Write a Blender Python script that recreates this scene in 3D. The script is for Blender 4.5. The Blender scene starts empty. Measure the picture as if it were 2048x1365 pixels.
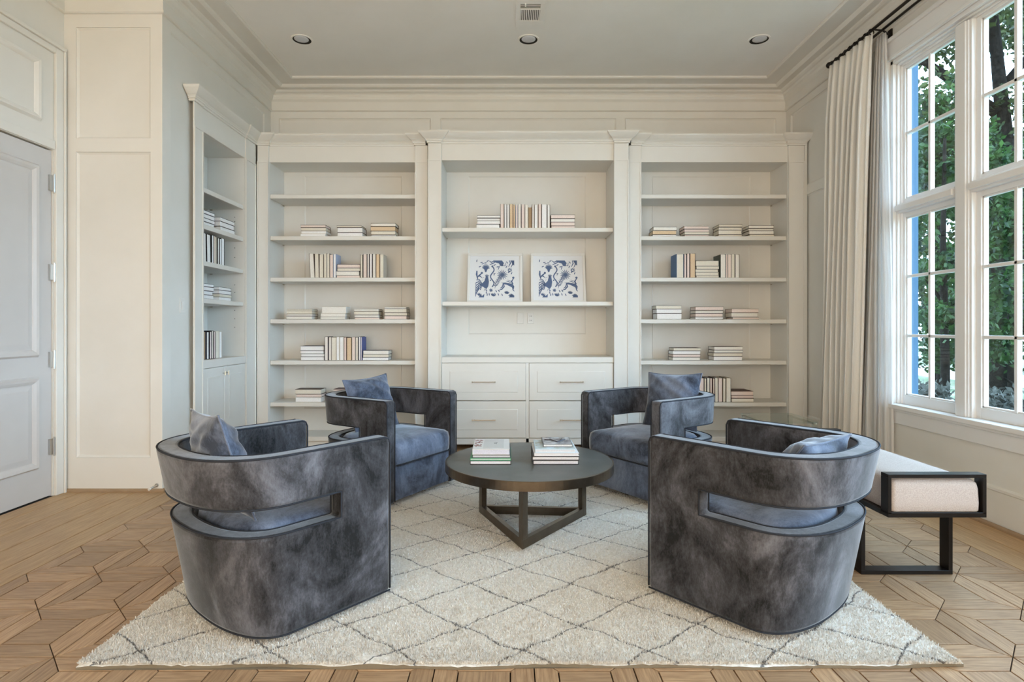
import bpy, bmesh, math, random
import numpy as np
from mathutils import Vector, Matrix

# ------------------------------------------------------------------ camera, world, light, exposure
F, CX, CY, CH = 1133.0, 1020.0, 655.0, 1.2          # focal length and principal point in px, camera height in m
def PX(px, y): return (px - CX) / F * y               # metres from a photo measurement at distance y
def PZ(py, y): return CH - (py - CY) / F * y
scene = bpy.context.scene
col = scene.collection
cam_d = bpy.data.cameras.new('camera'); cam = bpy.data.objects.new('camera', cam_d); col.objects.link(cam)
cam.location = (0, 0, CH); cam.rotation_euler = (math.pi / 2, 0, 0)
cam_d.sensor_width = 36; cam_d.lens = F / 2048 * 36
cam_d.shift_x = (1024 - CX) / 2048; cam_d.shift_y = -(682.5 - CY) / 2048
cam_d.clip_start = 0.05; cam_d.clip_end = 200
scene.camera = cam

world = bpy.data.worlds.new('world'); scene.world = world; world.use_nodes = True
wn = world.node_tree; bg = wn.nodes['Background']
bg.inputs[0].default_value = (0.54, 0.76, 1.0, 1); bg.inputs[1].default_value = 14.0

def light(name, kind, loc, rot, energy, color, **kw):
    d = bpy.data.lights.new(name, kind); d.energy = energy; d.color = color
    for k, v in kw.items(): setattr(d, k, v)
    o = bpy.data.objects.new(name, d); col.objects.link(o); o.location = loc; o.rotation_euler = rot
    return o
light('sun', 'SUN', (0, 0, 20), (0, math.radians(-42), math.radians(12)), 2.6, (1.0, 0.95, 0.86), angle=0.02)
# warm light of the open living space behind the camera
light('room_light', 'AREA', (-0.4, -2.9, 1.55), (math.pi / 2 + .10, 0, 0), 200, (1.0, 0.85, 0.66), shape='RECTANGLE', size=5.0, size_y=2.4)

vs = scene.view_settings
vs.view_transform = 'Standard'; vs.look = 'None'; vs.gamma = 1; vs.use_curve_mapping = False; vs.exposure = 0.0

rng = random.Random(7)

# ------------------------------------------------------------------ helpers
def srgb(r, g, b):
    def f(c):
        c /= 255
        return c / 12.92 if c <= 0.04045 else ((c + 0.055) / 1.055) ** 2.4
    return (f(r), f(g), f(b), 1)

class MB:
    def __init__(s): s.v = []; s.f = []
    def add(s, vs, fs):
        n = len(s.v); s.v += [tuple(p) for p in vs]; s.f += [tuple(i + n for i in f) for f in fs]; return s
    def box(s, x0, x1, y0, y1, z0, z1, m=None):
        p = [(x, y, z) for z in (z0, z1) for y in (y0, y1) for x in (x0, x1)]
        if m: p = [m(*q) for q in p]
        return s.add(p, [(0, 2, 3, 1), (4, 5, 7, 6), (0, 1, 5, 4), (2, 6, 7, 3), (0, 4, 6, 2), (1, 3, 7, 5)])
    def prism(s, pts, h0, h1, m=None):                 # polygon in (x,y) extruded in z
        n = len(pts); p = [(x, y, h0) for x, y in pts] + [(x, y, h1) for x, y in pts]
        if m: p = [m(*q) for q in p]
        return s.add(p, [tuple(range(n - 1, -1, -1)), tuple(range(n, 2 * n))] +
                     [(i, (i + 1) % n, n + (i + 1) % n, n + i) for i in range(n)])
    def frustum(s, a, b, m=None):                      # two rects (x0,x1,y0,y1,z)
        p = [(a[0], a[2], a[4]), (a[1], a[2], a[4]), (a[1], a[3], a[4]), (a[0], a[3], a[4]),
             (b[0], b[2], b[4]), (b[1], b[2], b[4]), (b[1], b[3], b[4]), (b[0], b[3], b[4])]
        if m: p = [m(*q) for q in p]
        return s.add(p, [(3, 2, 1, 0), (4, 5, 6, 7)] + [(i, (i + 1) % 4, 4 + (i + 1) % 4, 4 + i) for i in range(4)])
    def tube(s, path, r, n=8, closed=False, cap=True):
        P = [Vector(p) for p in path]; N = len(P); base = len(s.v); up = Vector((0, 0, 1)); prev = None
        for i in range(N):
            a = P[(i - 1) % N] if (closed or i > 0) else P[i]; b = P[(i + 1) % N] if (closed or i < N - 1) else P[i]
            t = (b - a).normalized()
            if prev is None:
                ref = up if abs(t.z) < .9 else Vector((1, 0, 0)); nrm = t.cross(ref).normalized()
            else:
                nrm = prev - t * prev.dot(t)
                nrm = nrm.normalized() if nrm.length > 1e-6 else t.cross(up).normalized()
            prev = nrm; bn = t.cross(nrm)
            rr = r[i] if isinstance(r, (list, tuple)) else r
            for k in range(n):
                q = P[i] + (nrm * math.cos(2 * math.pi * k / n) + bn * math.sin(2 * math.pi * k / n)) * rr
                s.v.append(tuple(q))
        for i in range(N if closed else N - 1):
            j = (i + 1) % N
            for k in range(n):
                s.f.append((base + i * n + k, base + i * n + (k + 1) % n, base + j * n + (k + 1) % n, base + j * n + k))
        if cap and not closed:
            s.f.append(tuple(base + k for k in range(n - 1, -1, -1))); s.f.append(tuple(base + (N - 1) * n + k for k in range(n)))
        return s
    def lathe(s, prof, n=32, c=(0, 0, 0)):
        base = len(s.v); N = len(prof)
        for r, z in prof:
            for k in range(n):
                a = 2 * math.pi * k / n; s.v.append((c[0] + r * math.cos(a), c[1] + r * math.sin(a), c[2] + z))
        for i in range(N - 1):
            for k in range(n):
                s.f.append((base + i * n + k, base + i * n + (k + 1) % n, base + (i + 1) * n + (k + 1) % n, base + (i + 1) * n + k))
        if prof[0][0] > 1e-5: s.f.append(tuple(base + k for k in range(n - 1, -1, -1)))
        if prof[-1][0] > 1e-5: s.f.append(tuple(base + (N - 1) * n + k for k in range(n)))
        return s
    def sweep(s, prof, path, side=1, m=None, cap=True, closed=False):  # prof [(p,h)] offset p to the left*side of path [(x,y)]
        P = [Vector((x, y)) for x, y in path]; N = len(P); base = len(s.v); K = len(prof)
        for i in range(N):
            d0 = (P[i] - P[i - 1]).normalized() if (i > 0 or closed) else (P[1] - P[0]).normalized()
            d1 = (P[(i + 1) % N] - P[i]).normalized() if (i < N - 1 or closed) else d0
            n0 = Vector((-d0.y, d0.x)) * side; n1 = Vector((-d1.y, d1.x)) * side
            mv = n0 + n1; mv = mv / max(mv.dot(n0), 0.15)
            for p, h in prof:
                q = P[i] + mv * p; w = (q.x, q.y, h); s.v.append(m(*w) if m else w)
        for i in range(N if closed else N - 1):
            for k in range(K - 1):
                a = base + i * K + k; b = base + ((i + 1) % N) * K + k; s.f.append((a, a + 1, b + 1, b))
        if cap and not closed:
            s.f.append(tuple(base + k for k in range(K))); s.f.append(tuple(base + (N - 1) * K + k for k in range(K - 1, -1, -1)))
        return s
    def build(s, name, mat, parent=None, origin=None, smooth=False, bevel=0, seg=2, recalc=True):
        me = bpy.data.meshes.new(name); o0 = origin or (0, 0, 0)
        me.from_pydata([(x - o0[0], y - o0[1], z - o0[2]) for x, y, z in s.v], [], s.f)
        if recalc:
            b = bmesh.new(); b.from_mesh(me); bmesh.ops.recalc_face_normals(b, faces=b.faces); b.to_mesh(me); b.free()
        return mkobj(name, me, mat, parent, origin, smooth, bevel, seg)

def mkobj(name, me, mat, parent=None, origin=None, smooth=False, bevel=0, seg=2):
    if mat and not me.materials: me.materials.append(mat)
    o = bpy.data.objects.new(name, me); col.objects.link(o)
    if origin: o.location = origin
    if parent:
        o.parent = parent
        if origin: o.location = Vector(origin) - PORG.get(parent.name, Vector((0, 0, 0)))
    if origin and not parent: PORG[o.name] = Vector(origin)
    if smooth:
        for p in me.polygons: p.use_smooth = True
    if bevel:
        md = o.modifiers.new('bevel', 'BEVEL'); md.width = bevel; md.segments = seg; md.limit_method = 'ANGLE'; md.angle_limit = math.radians(35)
        if smooth or seg > 1: md.harden_normals = False
    return o
PORG = {}
def empty(name, loc=(0, 0, 0), rz=0):
    o = bpy.data.objects.new(name, None); col.objects.link(o); o.location = loc; o.rotation_euler = (0, 0, rz)
    o.empty_display_size = 0.1; PORG[o.name] = Vector(loc); return o
def tag(o, label, cat, group=None, kind=None):
    o['label'] = label; o['category'] = cat
    if group: o['group'] = group
    if kind: o['kind'] = kind
    return o
def struct(o, label, cat): return tag(o, label, cat, kind='structure')
def dup(root, loc, rz, label=None):
    r = root.copy(); col.objects.link(r); r.location = loc; r.rotation_euler = (0, 0, rz)
    if label: r['label'] = label
    for ch in list(root.children):
        c = ch.copy(); col.objects.link(c); c.parent = r
        for g in ch.children:
            d = g.copy(); col.objects.link(d); d.parent = c
    return r

# ------------------------------------------------------------------ materials
def mat(name, color, rough=0.5, metal=0.0, spec=0.5, noise=None, bump=None, sheen=0, rand=0, coord='Object', extra=None):
    m = bpy.data.materials.new(name); m.use_nodes = True; nt = m.node_tree; N = nt.nodes; L = nt.links
    p = N['Principled BSDF']
    c = color if len(color) == 4 else (*color, 1)
    p.inputs['Base Color'].default_value = c; p.inputs['Roughness'].default_value = rough
    p.inputs['Metallic'].default_value = metal; p.inputs['Specular IOR Level'].default_value = spec
    if sheen:
        p.inputs['Sheen Weight'].default_value = sheen; p.inputs['Sheen Roughness'].default_value = 0.4
    tc = N.new('ShaderNodeTexCoord')
    vec = tc.outputs[coord]
    if rand:
        oi = N.new('ShaderNodeObjectInfo'); ml = N.new('ShaderNodeMath'); ml.operation = 'MULTIPLY'; ml.inputs[1].default_value = 37.0
        L.new(oi.outputs['Random'], ml.inputs[0]); ad = N.new('ShaderNodeVectorMath'); ad.operation = 'ADD'
        L.new(vec, ad.inputs[0]); L.new(ml.outputs[0], ad.inputs[1]); vec = ad.outputs[0]
    if noise:                                            # (scale, detail, colour2, lo, hi[, scale vector])
        mp = N.new('ShaderNodeMapping'); mp.inputs['Scale'].default_value = noise[5] if len(noise) > 5 else (1, 1, 1)
        L.new(vec, mp.inputs['Vector'])
        nz = N.new('ShaderNodeTexNoise'); nz.inputs['Scale'].default_value = noise[0]; nz.inputs['Detail'].default_value = noise[1]
        nz.inputs['Roughness'].default_value = 0.6
        L.new(mp.outputs[0], nz.inputs['Vector'])
        rp = N.new('ShaderNodeValToRGB'); e = rp.color_ramp.elements
        e[0].position = noise[3]; e[0].color = c; e[1].position = noise[4]; e[1].color = noise[2] if len(noise[2]) == 4 else (*noise[2], 1)
        L.new(nz.outputs['Fac'], rp.inputs[0]); outc = rp.outputs[0]
        if rand and rand != 1:
            hs = N.new('ShaderNodeHueSaturation'); mr = N.new('ShaderNodeMapRange')
            mr.inputs['To Min'].default_value = 1 - rand; mr.inputs['To Max'].default_value = 1 + rand
            L.new(oi.outputs['Random'], mr.inputs['Value']); L.new(mr.outputs[0], hs.inputs['Value']); L.new(outc, hs.inputs['Color']); outc = hs.outputs[0]
        L.new(outc, p.inputs['Base Color'])
    if bump:                                             # (scale, strength, distance[, scale vector])
        mp2 = N.new('ShaderNodeMapping'); mp2.inputs['Scale'].default_value = bump[3] if len(bump) > 3 else (1, 1, 1)
        L.new(vec, mp2.inputs['Vector'])
        nb = N.new('ShaderNodeTexNoise'); nb.inputs['Scale'].default_value = bump[0]; nb.inputs['Detail'].default_value = 4
        L.new(mp2.outputs[0], nb.inputs['Vector'])
        bp = N.new('ShaderNodeBump'); bp.inputs['Strength'].default_value = bump[1]; bp.inputs['Distance'].default_value = bump[2]
        L.new(nb.outputs['Fac'], bp.inputs['Height']); L.new(bp.outputs[0], p.inputs['Normal'])
    return m

M = {}
M['paint'] = mat('off_white_paint', (0.765, 0.75, 0.705), 0.38, noise=(2.2, 3, (0.795, 0.78, 0.74), 0.35, 0.65), bump=(60, 0.05, 0.001))
M['plaster'] = mat('wall_plaster', (0.75, 0.735, 0.69), 0.55, noise=(1.6, 5, (0.79, 0.775, 0.735), 0.35, 0.65), bump=(25, 0.08, 0.002))
M['ceil'] = mat('ceiling_plaster', (0.84, 0.825, 0.79), 0.8, noise=(1.1, 6, (0.89, 0.875, 0.845), 0.35, 0.65), bump=(12, 0.06, 0.003))
M['winpaint'] = mat('white_window_paint', (0.80, 0.80, 0.80), 0.35)
M['doorpaint'] = mat('grey_white_door_paint', (0.60, 0.585, 0.58), 0.35, noise=(2, 3, (0.64, 0.625, 0.62), 0.35, 0.65))
def velvetmat(name, dark, mid, light, sheen):
    m = mat(name, mid, 0.8, spec=0.15, sheen=sheen, bump=(220, 0.2, 0.002)); nt = m.node_tree; N = nt.nodes; L = nt.links; p = N['Principled BSDF']
    p.inputs['Sheen Tint'].default_value = (0.86, 0.92, 1.0, 1)
    tc = N.new('ShaderNodeTexCoord'); oi = N.new('ShaderNodeObjectInfo'); k = N.new('ShaderNodeMath'); k.operation = 'MULTIPLY'; k.inputs[1].default_value = 31.0; L.new(oi.outputs['Random'], k.inputs[0])
    ad = N.new('ShaderNodeVectorMath'); L.new(tc.outputs['Object'], ad.inputs[0]); L.new(k.outputs[0], ad.inputs[1])
    def nz(scale, detail, rough, dist, vec=(1, 1, 1)):
        mp = N.new('ShaderNodeMapping'); mp.inputs['Scale'].default_value = vec; L.new(ad.outputs[0], mp.inputs['Vector'])
        n = N.new('ShaderNodeTexNoise'); n.inputs['Scale'].default_value = scale; n.inputs['Detail'].default_value = detail; n.inputs['Roughness'].default_value = rough; n.inputs['Distortion'].default_value = dist
        L.new(mp.outputs[0], n.inputs['Vector']); return n.outputs['Fac']
    a_, b_, c_ = nz(3.4, 9, .66, .7, (1, 1, .75)), nz(46, 6, .8, .3, (1, 1, .35)), nz(170, 3, .7, 0, (1, 1, .5))
    def mth(op, x, y):
        n = N.new('ShaderNodeMath'); n.operation = op
        for i, q in enumerate((x, y)):
            if isinstance(q, float): n.inputs[i].default_value = q
            else: L.new(q, n.inputs[i])
        return n.outputs[0]
    f = mth('ADD', mth('MULTIPLY', a_, .72), mth('ADD', mth('MULTIPLY', b_, .17), mth('MULTIPLY', c_, .11)))
    rp = N.new('ShaderNodeValToRGB'); e = rp.color_ramp.elements; e[0].position = .405; e[0].color = (*dark, 1); e[1].position = .645; e[1].color = (*light, 1)
    q = e.new(.50); q.color = (*mid, 1); L.new(f, rp.inputs[0]); L.new(rp.outputs[0], p.inputs['Base Color']); return m
M['velvet'] = velvetmat('crushed_grey_velvet', (0.012, 0.012, 0.013), (0.060, 0.060, 0.068), (0.185, 0.188, 0.215), 0.5)
M['velvet_seat'] = velvetmat('lit_blue_grey_velvet', (0.04, 0.05, 0.075), (0.12, 0.148, 0.215), (0.25, 0.295, 0.40), 0.7)  # same velvet, lightened and blued: window light put into the colour
M['piping'] = mat('dark_piping', (0.028, 0.032, 0.042), 0.8, spec=0.2)
M['bronze'] = mat('dark_bronze_metal', (0.12, 0.095, 0.07), 0.28, metal=0.9, noise=(9, 4, (0.17, 0.14, 0.105), 0.35, 0.7))
M['blackmetal'] = mat('black_metal', (0.018, 0.016, 0.016), 0.35, metal=0.6)
M['nickel'] = mat('polished_nickel', (0.62, 0.58, 0.52), 0.22, metal=1.0)
M['steel'] = mat('hinge_steel', (0.55, 0.55, 0.54), 0.3, metal=1.0)
M['stone'] = mat('grey_slate_top', (0.075, 0.083, 0.083), 0.36, noise=(3.5, 8, (0.125, 0.133, 0.133), 0.38, 0.66), bump=(40, 0.05, 0.001))
M['linen'] = mat('beige_linen', (0.52, 0.47, 0.42), 0.9, noise=(260, 2, (0.62, 0.57, 0.52), 0.35, 0.65), bump=(320, 0.3, 0.001))
M['benchtop'] = mat('bench_linen', (0.44, 0.37, 0.335), 0.9, noise=(240, 2, (0.56, 0.495, 0.455), 0.35, 0.65), bump=(300, 0.35, 0.001))
M['oak'] = mat('oak_parquet', (0.27, 0.158, 0.084), 0.42, rand=0.17,
               noise=(9, 8, (0.52, 0.342, 0.198), 0.30, 0.72, (1.0, 14.0, 1.0)), bump=(10, 0.12, 0.001, (1.0, 16.0, 1.0)))
M['oakboard'] = mat('oak_border_boards', (0.36, 0.22, 0.105), 0.42, rand=0.12,
               noise=(7, 8, (0.55, 0.365, 0.195), 0.30, 0.72, (12.0, 1.0, 1.0)), bump=(9, 0.12, 0.001, (14.0, 1.0, 1.0)))
M['joint'] = mat('dark_floor_joint', (0.018, 0.011, 0.007), 0.9)
M['shoe'] = mat('oak_shoe_moulding', (0.30, 0.20, 0.115), 0.45, noise=(12, 5, (0.38, 0.26, 0.16), 0.3, 0.7))
M['dark'] = mat('dark_void', (0.012, 0.012, 0.012), 0.8)
M['white'] = mat('white_plastic', (0.80, 0.79, 0.76), 0.4)
M['lens'] = mat('frosted_lamp_glass', (0.62, 0.64, 0.68), 0.3)
M['frame'] = mat('white_picture_frame', (0.82, 0.81, 0.78), 0.35)
M['paper'] = mat('white_print_paper', (0.80, 0.81, 0.83), 0.6)
M['ink'] = mat('slate_blue_ink', srgb(84, 103, 140), 0.6)
M['bark'] = mat('grey_bark', (0.003, 0.0026, 0.002), 0.95, spec=0.05, noise=(14, 6, (0.011, 0.009, 0.0075), 0.35, 0.65), bump=(20, 0.6, 0.02))
M['bluewood'] = mat('blue_exterior_paint', srgb(34, 68, 92), 0.7)
M['lawn'] = mat('lawn', (0.04, 0.07, 0.018), 0.95, noise=(1.5, 6, (0.16, 0.155, 0.11), 0.45, 0.62), coord='Object')
M['asphalt'] = mat('pale_driveway', (0.52, 0.50, 0.46), 0.9)

def leafmat(name, c1, c2, tr=0.35):
    m = mat(name, c1, 0.6, spec=0.15, noise=(5, 5, c2, 0.38, 0.66)); nt = m.node_tree; N = nt.nodes; L = nt.links
    p = N['Principled BSDF']; t = N.new('ShaderNodeBsdfTranslucent'); mx = N.new('ShaderNodeMixShader'); mx.inputs[0].default_value = tr
    src = p.inputs['Base Color'].links[0].from_socket
    L.new(src, t.inputs[0]); L.new(p.outputs[0], mx.inputs[1]); L.new(t.outputs[0], mx.inputs[2]); L.new(mx.outputs[0], N['Material Output'].inputs[0])
    return m
M['leaf_dark'] = leafmat('glossy_evergreen_leaf', (0.003, 0.0095, 0.004), (0.030, 0.068, 0.014))  # brighter green patches paint sunlit leaves into the colour
M['leaf_oak'] = leafmat('oak_leaf', (0.006, 0.013, 0.004), (0.06, 0.078, 0.02))
M['leaf_hedge'] = leafmat('hedge_leaf', (0.02, 0.022, 0.018), (0.09, 0.088, 0.075))

def glassmat(name, tint, gl=0.06):
    m = bpy.data.materials.new(name); m.use_nodes = True; nt = m.node_tree; N = nt.nodes; L = nt.links; N.remove(N['Principled BSDF'])
    t = N.new('ShaderNodeBsdfTransparent'); t.inputs[0].default_value = (*tint, 1); g = N.new('ShaderNodeBsdfGlossy'); g.inputs['Roughness'].default_value = 0.02
    lw = N.new('ShaderNodeLayerWeight'); pw = N.new('ShaderNodeMath'); pw.operation = 'POWER'; pw.inputs[1].default_value = 4.0; L.new(lw.outputs['Facing'], pw.inputs[0])
    fr = N.new('ShaderNodeMath'); fr.operation = 'MULTIPLY_ADD'; fr.inputs[1].default_value = 0.6; fr.inputs[2].default_value = 0.022; L.new(pw.outputs[0], fr.inputs[0]); mx = N.new('ShaderNodeMixShader')
    L.new(fr.outputs[0], mx.inputs[0]); L.new(t.outputs[0], mx.inputs[1]); L.new(g.outputs[0], mx.inputs[2]); L.new(mx.outputs[0], N['Material Output'].inputs[0])
    return m
M['glass'] = glassmat('window_glass', (0.93, 0.97, 0.97)); M['acrylic'] = glassmat('clear_acrylic', (0.90, 0.95, 0.94))

def curtainmat(name, c, c2, tr):
    m = mat(name, c, 0.9, noise=(300, 2, c2, 0.35, 0.65), bump=(350, 0.25, 0.001)); nt = m.node_tree; N = nt.nodes; L = nt.links
    p = N['Principled BSDF']; t = N.new('ShaderNodeBsdfTranslucent'); t.inputs[0].default_value = (*c2, 1); mx = N.new('ShaderNodeMixShader'); mx.inputs[0].default_value = tr
    L.new(p.outputs[0], mx.inputs[1]); L.new(t.outputs[0], mx.inputs[2]); L.new(mx.outputs[0], N['Material Output'].inputs[0])
    return m
M['drape'] = curtainmat('oatmeal_linen_drape', (0.86, 0.84, 0.80), (0.93, 0.92, 0.89), 0.18)
M['sheer'] = curtainmat('white_sheer', (0.90, 0.90, 0.90), (0.95, 0.95, 0.95), 0.6)

def rugmat():
    m = mat('cream_shag_wool', (0.47, 0.425, 0.36), 0.95, bump=(170, 0.7, 0.006), sheen=0.2); nt = m.node_tree; N = nt.nodes; L = nt.links; p = N['Principled BSDF']
    tc = N.new('ShaderNodeTexCoord')
    wob = N.new('ShaderNodeTexNoise'); wob.inputs['Scale'].default_value = 5.0; wob.inputs['Detail'].default_value = 3
    L.new(tc.outputs['Object'], wob.inputs['Vector'])
    wob2 = N.new('ShaderNodeTexNoise'); wob2.inputs['Scale'].default_value = 60.0; L.new(tc.outputs['Object'], wob2.inputs['Vector'])
    def off(src, amt):
        s_ = N.new('ShaderNodeVectorMath'); s_.operation = 'SUBTRACT'; s_.inputs[1].default_value = (0.5, 0.5, 0.5); L.new(src.outputs['Color'], s_.inputs[0])
        k = N.new('ShaderNodeVectorMath'); k.operation = 'SCALE'; k.inputs['Scale'].default_value = amt; L.new(s_.outputs[0], k.inputs[0]); return k
    a1 = off(wob, 0.085); a2 = off(wob2, 0.02)
    v = N.new('ShaderNodeVectorMath'); L.new(tc.outputs['Object'], v.inputs[0]); L.new(a1.outputs[0], v.inputs[1])
    v2 = N.new('ShaderNodeVectorMath'); L.new(v.outputs[0], v2.inputs[0]); L.new(a2.outputs[0], v2.inputs[1])
    sp = N.new('ShaderNodeSeparateXYZ'); L.new(v2.outputs[0], sp.inputs[0])
    def M_(op, a, b=None):
        n = N.new('ShaderNodeMath'); n.operation = op
        for i, q in enumerate((a, b)):
            if q is None: continue
            if isinstance(q, (int, float)): n.inputs[i].default_value = q
            else: L.new(q, n.inputs[i])
        return n.outputs[0]
    u = M_('DIVIDE', M_('SUBTRACT', sp.outputs[0], 0.045), 0.465); w = M_('DIVIDE', M_('SUBTRACT', sp.outputs[1], 0.235), 0.365)
    def ln(q):                                           # distance to the nearest integer line
        return M_('ABSOLUTE', M_('SUBTRACT', M_('FRACT', M_('ADD', q, 0.5)), 0.5))
    d = M_('MINIMUM', ln(M_('ADD', u, w)), ln(M_('SUBTRACT', u, w)))
    mr = N.new('ShaderNodeMapRange'); mr.inputs['From Min'].default_value = 0.004; mr.inputs['From Max'].default_value = 0.017; L.new(d, mr.inputs['Value'])
    nz = N.new('ShaderNodeTexNoise'); nz.inputs['Scale'].default_value = 90; nz.inputs['Detail'].default_value = 3; L.new(tc.outputs['Object'], nz.inputs['Vector'])
    rp = N.new('ShaderNodeValToRGB'); rp.color_ramp.elements[0].position = .3; rp.color_ramp.elements[1].position = .7
    rp.color_ramp.elements[0].color = (0.68, 0.65, 0.60, 1); rp.color_ramp.elements[1].color = (0.90, 0.875, 0.83, 1); L.new(nz.outputs['Fac'], rp.inputs[0])
    mx = N.new('ShaderNodeMix'); mx.data_type = 'RGBA'; L.new(mr.outputs[0], mx.inputs[0]); mx.inputs[6].default_value = (0.13, 0.13, 0.135, 1)
    L.new(rp.outputs[0], mx.inputs[7]); L.new(mx.outputs[2], p.inputs['Base Color'])
    return m
M['rug'] = rugmat()

# ------------------------------------------------------------------ the room shell
XL, XD, XR = -2.535, -3.25, 2.923                       # alcove side wall, door wall, window wall
YP, YB, YR = 4.13, 6.0, -3.2                            # pier face, back wall, added wall behind the camera
HC = 3.70
WA = 0.45                                               # depth of the alcove behind the left wall face
mX = lambda X0: (lambda u, v, w: (X0 + w, u, v))        # wall facing +X, u along Y
mXn = lambda X0: (lambda u, v, w: (X0 - w, u, v))       # wall facing -X
mY = lambda Y0: (lambda u, v, w: (u, Y0 - w, v))        # wall facing the camera, u along X

def panelled(name, m, u0, u1, v0, v1, holes, material, pmat, th=0.10, rec=0.014, label=None):
    """A wall whose recessed panels are pieces of their own; holes = [(u0,u1,v0,v1)]"""
    mb = MB(); us = sorted({u0, u1, *[h[0] for h in holes], *[h[1] for h in holes]}); vs_ = sorted({v0, v1, *[h[2] for h in holes], *[h[3] for h in holes]})
    mb.box(u0, u1, v0, v1, -th, -rec - .004, m)
    for i in range(len(us) - 1):
        for j in range(len(vs_) - 1):
            cu, cv = (us[i] + us[i + 1]) / 2, (vs_[j] + vs_[j + 1]) / 2
            if any(h[0] < cu < h[1] and h[2] < cv < h[3] for h in holes): continue
            mb.box(us[i], us[i + 1], vs_[j], vs_[j + 1], -rec - .004, 0, m)
    o = mb.build(name, material); struct(o, label or 'off-white painted wall with recessed panels', 'wall')
    for h in holes:
        pb = MB(); b = 0.016
        pb.frustum((h[0] + .001, h[1] - .001, h[2] + .001, h[3] - .001, -rec * .25), (h[0] + b, h[1] - b, h[2] + b, h[3] - b, -rec), lambda u, v, w: m(u, v, w))
        pb.f.pop(0); pb.build('panel', pmat, o)
    return o

# floor slab (joints show it), ceiling
o = MB().box(XD - .2, XR + .02, YR, 6.2, -0.12, -0.008).build('floor', M['joint']); FLOOR = struct(o, 'oak parquet floor of mitred square frames with plain border boards', 'floor')
o = MB().box(XD - .2, XR + .25, YR, 6.4, HC, HC + .12).build('ceiling', M['ceil']); struct(o, 'smooth pale plaster ceiling with moulded border', 'ceiling')

panelled('wall_back', mY(YB), XL - .5, XR + .1, 0.0, HC,
         [(PX(558, YB), PX(861.5, YB), 2.75, PZ(237, YB)), (PX(881, YB), PX(1232, YB), 2.75, PZ(237, YB)), (PX(1250, YB), PX(1552, YB), 2.75, PZ(237, YB))],
         M['paint'], M['plaster'], label='off-white back wall with three recessed panels above the bookcases')
panelled('wall_pier', mY(YP), XD - .1, XL, 0.0, HC, [(PX(152, YP), PX(301, YP), PZ(277, YP), PZ(55, YP)), (PX(152, YP), PX(301, YP), PZ(916, YP), PZ(304, YP))],
         M['paint'], M['plaster'], th=.08, label='cream panelled pier between the door and the alcove')
# alcove side wall, with an opening for the built-in
mL = mX(XL)
UL0, UL1, HLT = 4.545, 5.60, 2.86
mb = MB(); th = .012
for (a, b, c, d) in ((YP + .08, 4.233, 0, HC), (4.233, UL0, 0, .06), (4.233, 5.85, 3.41, HC), (5.85, YB, HLT, HC), (UL1, YB, 0, HLT), (4.233, UL0, .06, .061)):
    mb.box(a, b, c, d, -th, 0, mL)
mb.box(YP + .08, UL0, 0, HLT, -.10, -th, mL); mb.box(YP + .08, YB, HLT, HC, -.10, -th, mL); mb.box(UL1, YB, 0, HLT, -.10, -th, mL)
mb.box(YP + .08, 6.2, 0, HC, -.50, -.46, mL)  # unseen outer slab, added against light leaking round the bookcase
WL = struct(mb.build('wall_left', M['paint']), 'cool white alcove side wall around the built-in bookcase', 'wall')
pb = MB(); pb.box(4.233, UL0, .06, 3.41, -th - .002, -th + .001, mL); pb.box(UL0, 5.85, HLT, 3.41, -th - .002, -th + .001, mL)
pb.build('panel', M['plaster'], WL)
bd = MB(); bd.sweep([(0, 0), (.012, -.010), (0.014, -.014), (0, -.014)], [(4.233, .1), (4.233, 3.41), (5.85, 3.41), (5.85, HLT)], side=-1, m=lambda u, v, w: (XL + w, u, v))
bd.build('panel_moulding', M['paint'], WL)

# door wall with transom panel
mD = mX(XD)
DY0, DY1, DH = 3.07, 4.03, 2.452
mb = MB()
mb.box(YR, DY0, 0, HC, -.10, 0, mD); mb.box(DY1, YP, 0, HC, -.10, 0, mD); mb.box(DY0, DY1, DH + .01, HC, -.10, 0, mD); mb.box(DY0 - .1, DY1 + .09, 0, DH + .2, -.16, -.101, mD)  # last slab is an unseen backing, added to stop light through door gaps
WD = struct(mb.build('wall_entry', M['paint']), 'pale painted wall around the panelled door', 'wall')
cs = MB(); prof = [(0, 0), (0, .010), (.012, .018), (.075, .018), (.085, .030), (.1, .030), (.1, 0)]
cs.box(DY1 + .004, DY1 + .085, 0, 3.194, 0, .02, mD); cs.box(DY1 + .068, DY1 + .085, 0, 3.194, .0201, .032, mD)
cs.box(DY0 - .085, DY0 - .004, 0, 3.149, 0, .02, mD); cs.box(DY0 - .085, DY1 + .003, 3.15, 3.194, 0, .0195, mD); cs.box(DY0 - .085, DY1 + .085, 3.1945, 3.22, 0, .034, mD)
cs.box(DY0, DY1, DH + .012, DH + .075, 0, .016, mD)
struct(cs.build('trim_1', M['paint'], bevel=.004), 'pale door casing running up past the transom panel', 'trim')
def mould_frame(mb, m, u0, u1, v0, v1, wd, hgt):           # raised picture moulding around a sunk panel
    mb.sweep([(0, 0), (.25 * wd, hgt), (.55 * wd, hgt * .8), (.8 * wd, hgt * .3), (wd, -.006)],
             [(u0, v0), (u1, v0), (u1, v1), (u0, v1)], side=1, m=m, cap=False, closed=True)
tb = MB(); Yp = 3.917
mould_frame(tb, mD, 3.25, Yp, 2.624, 3.06, .055, .022); tb.build('transom_moulding', M['paint'], WD)

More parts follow.
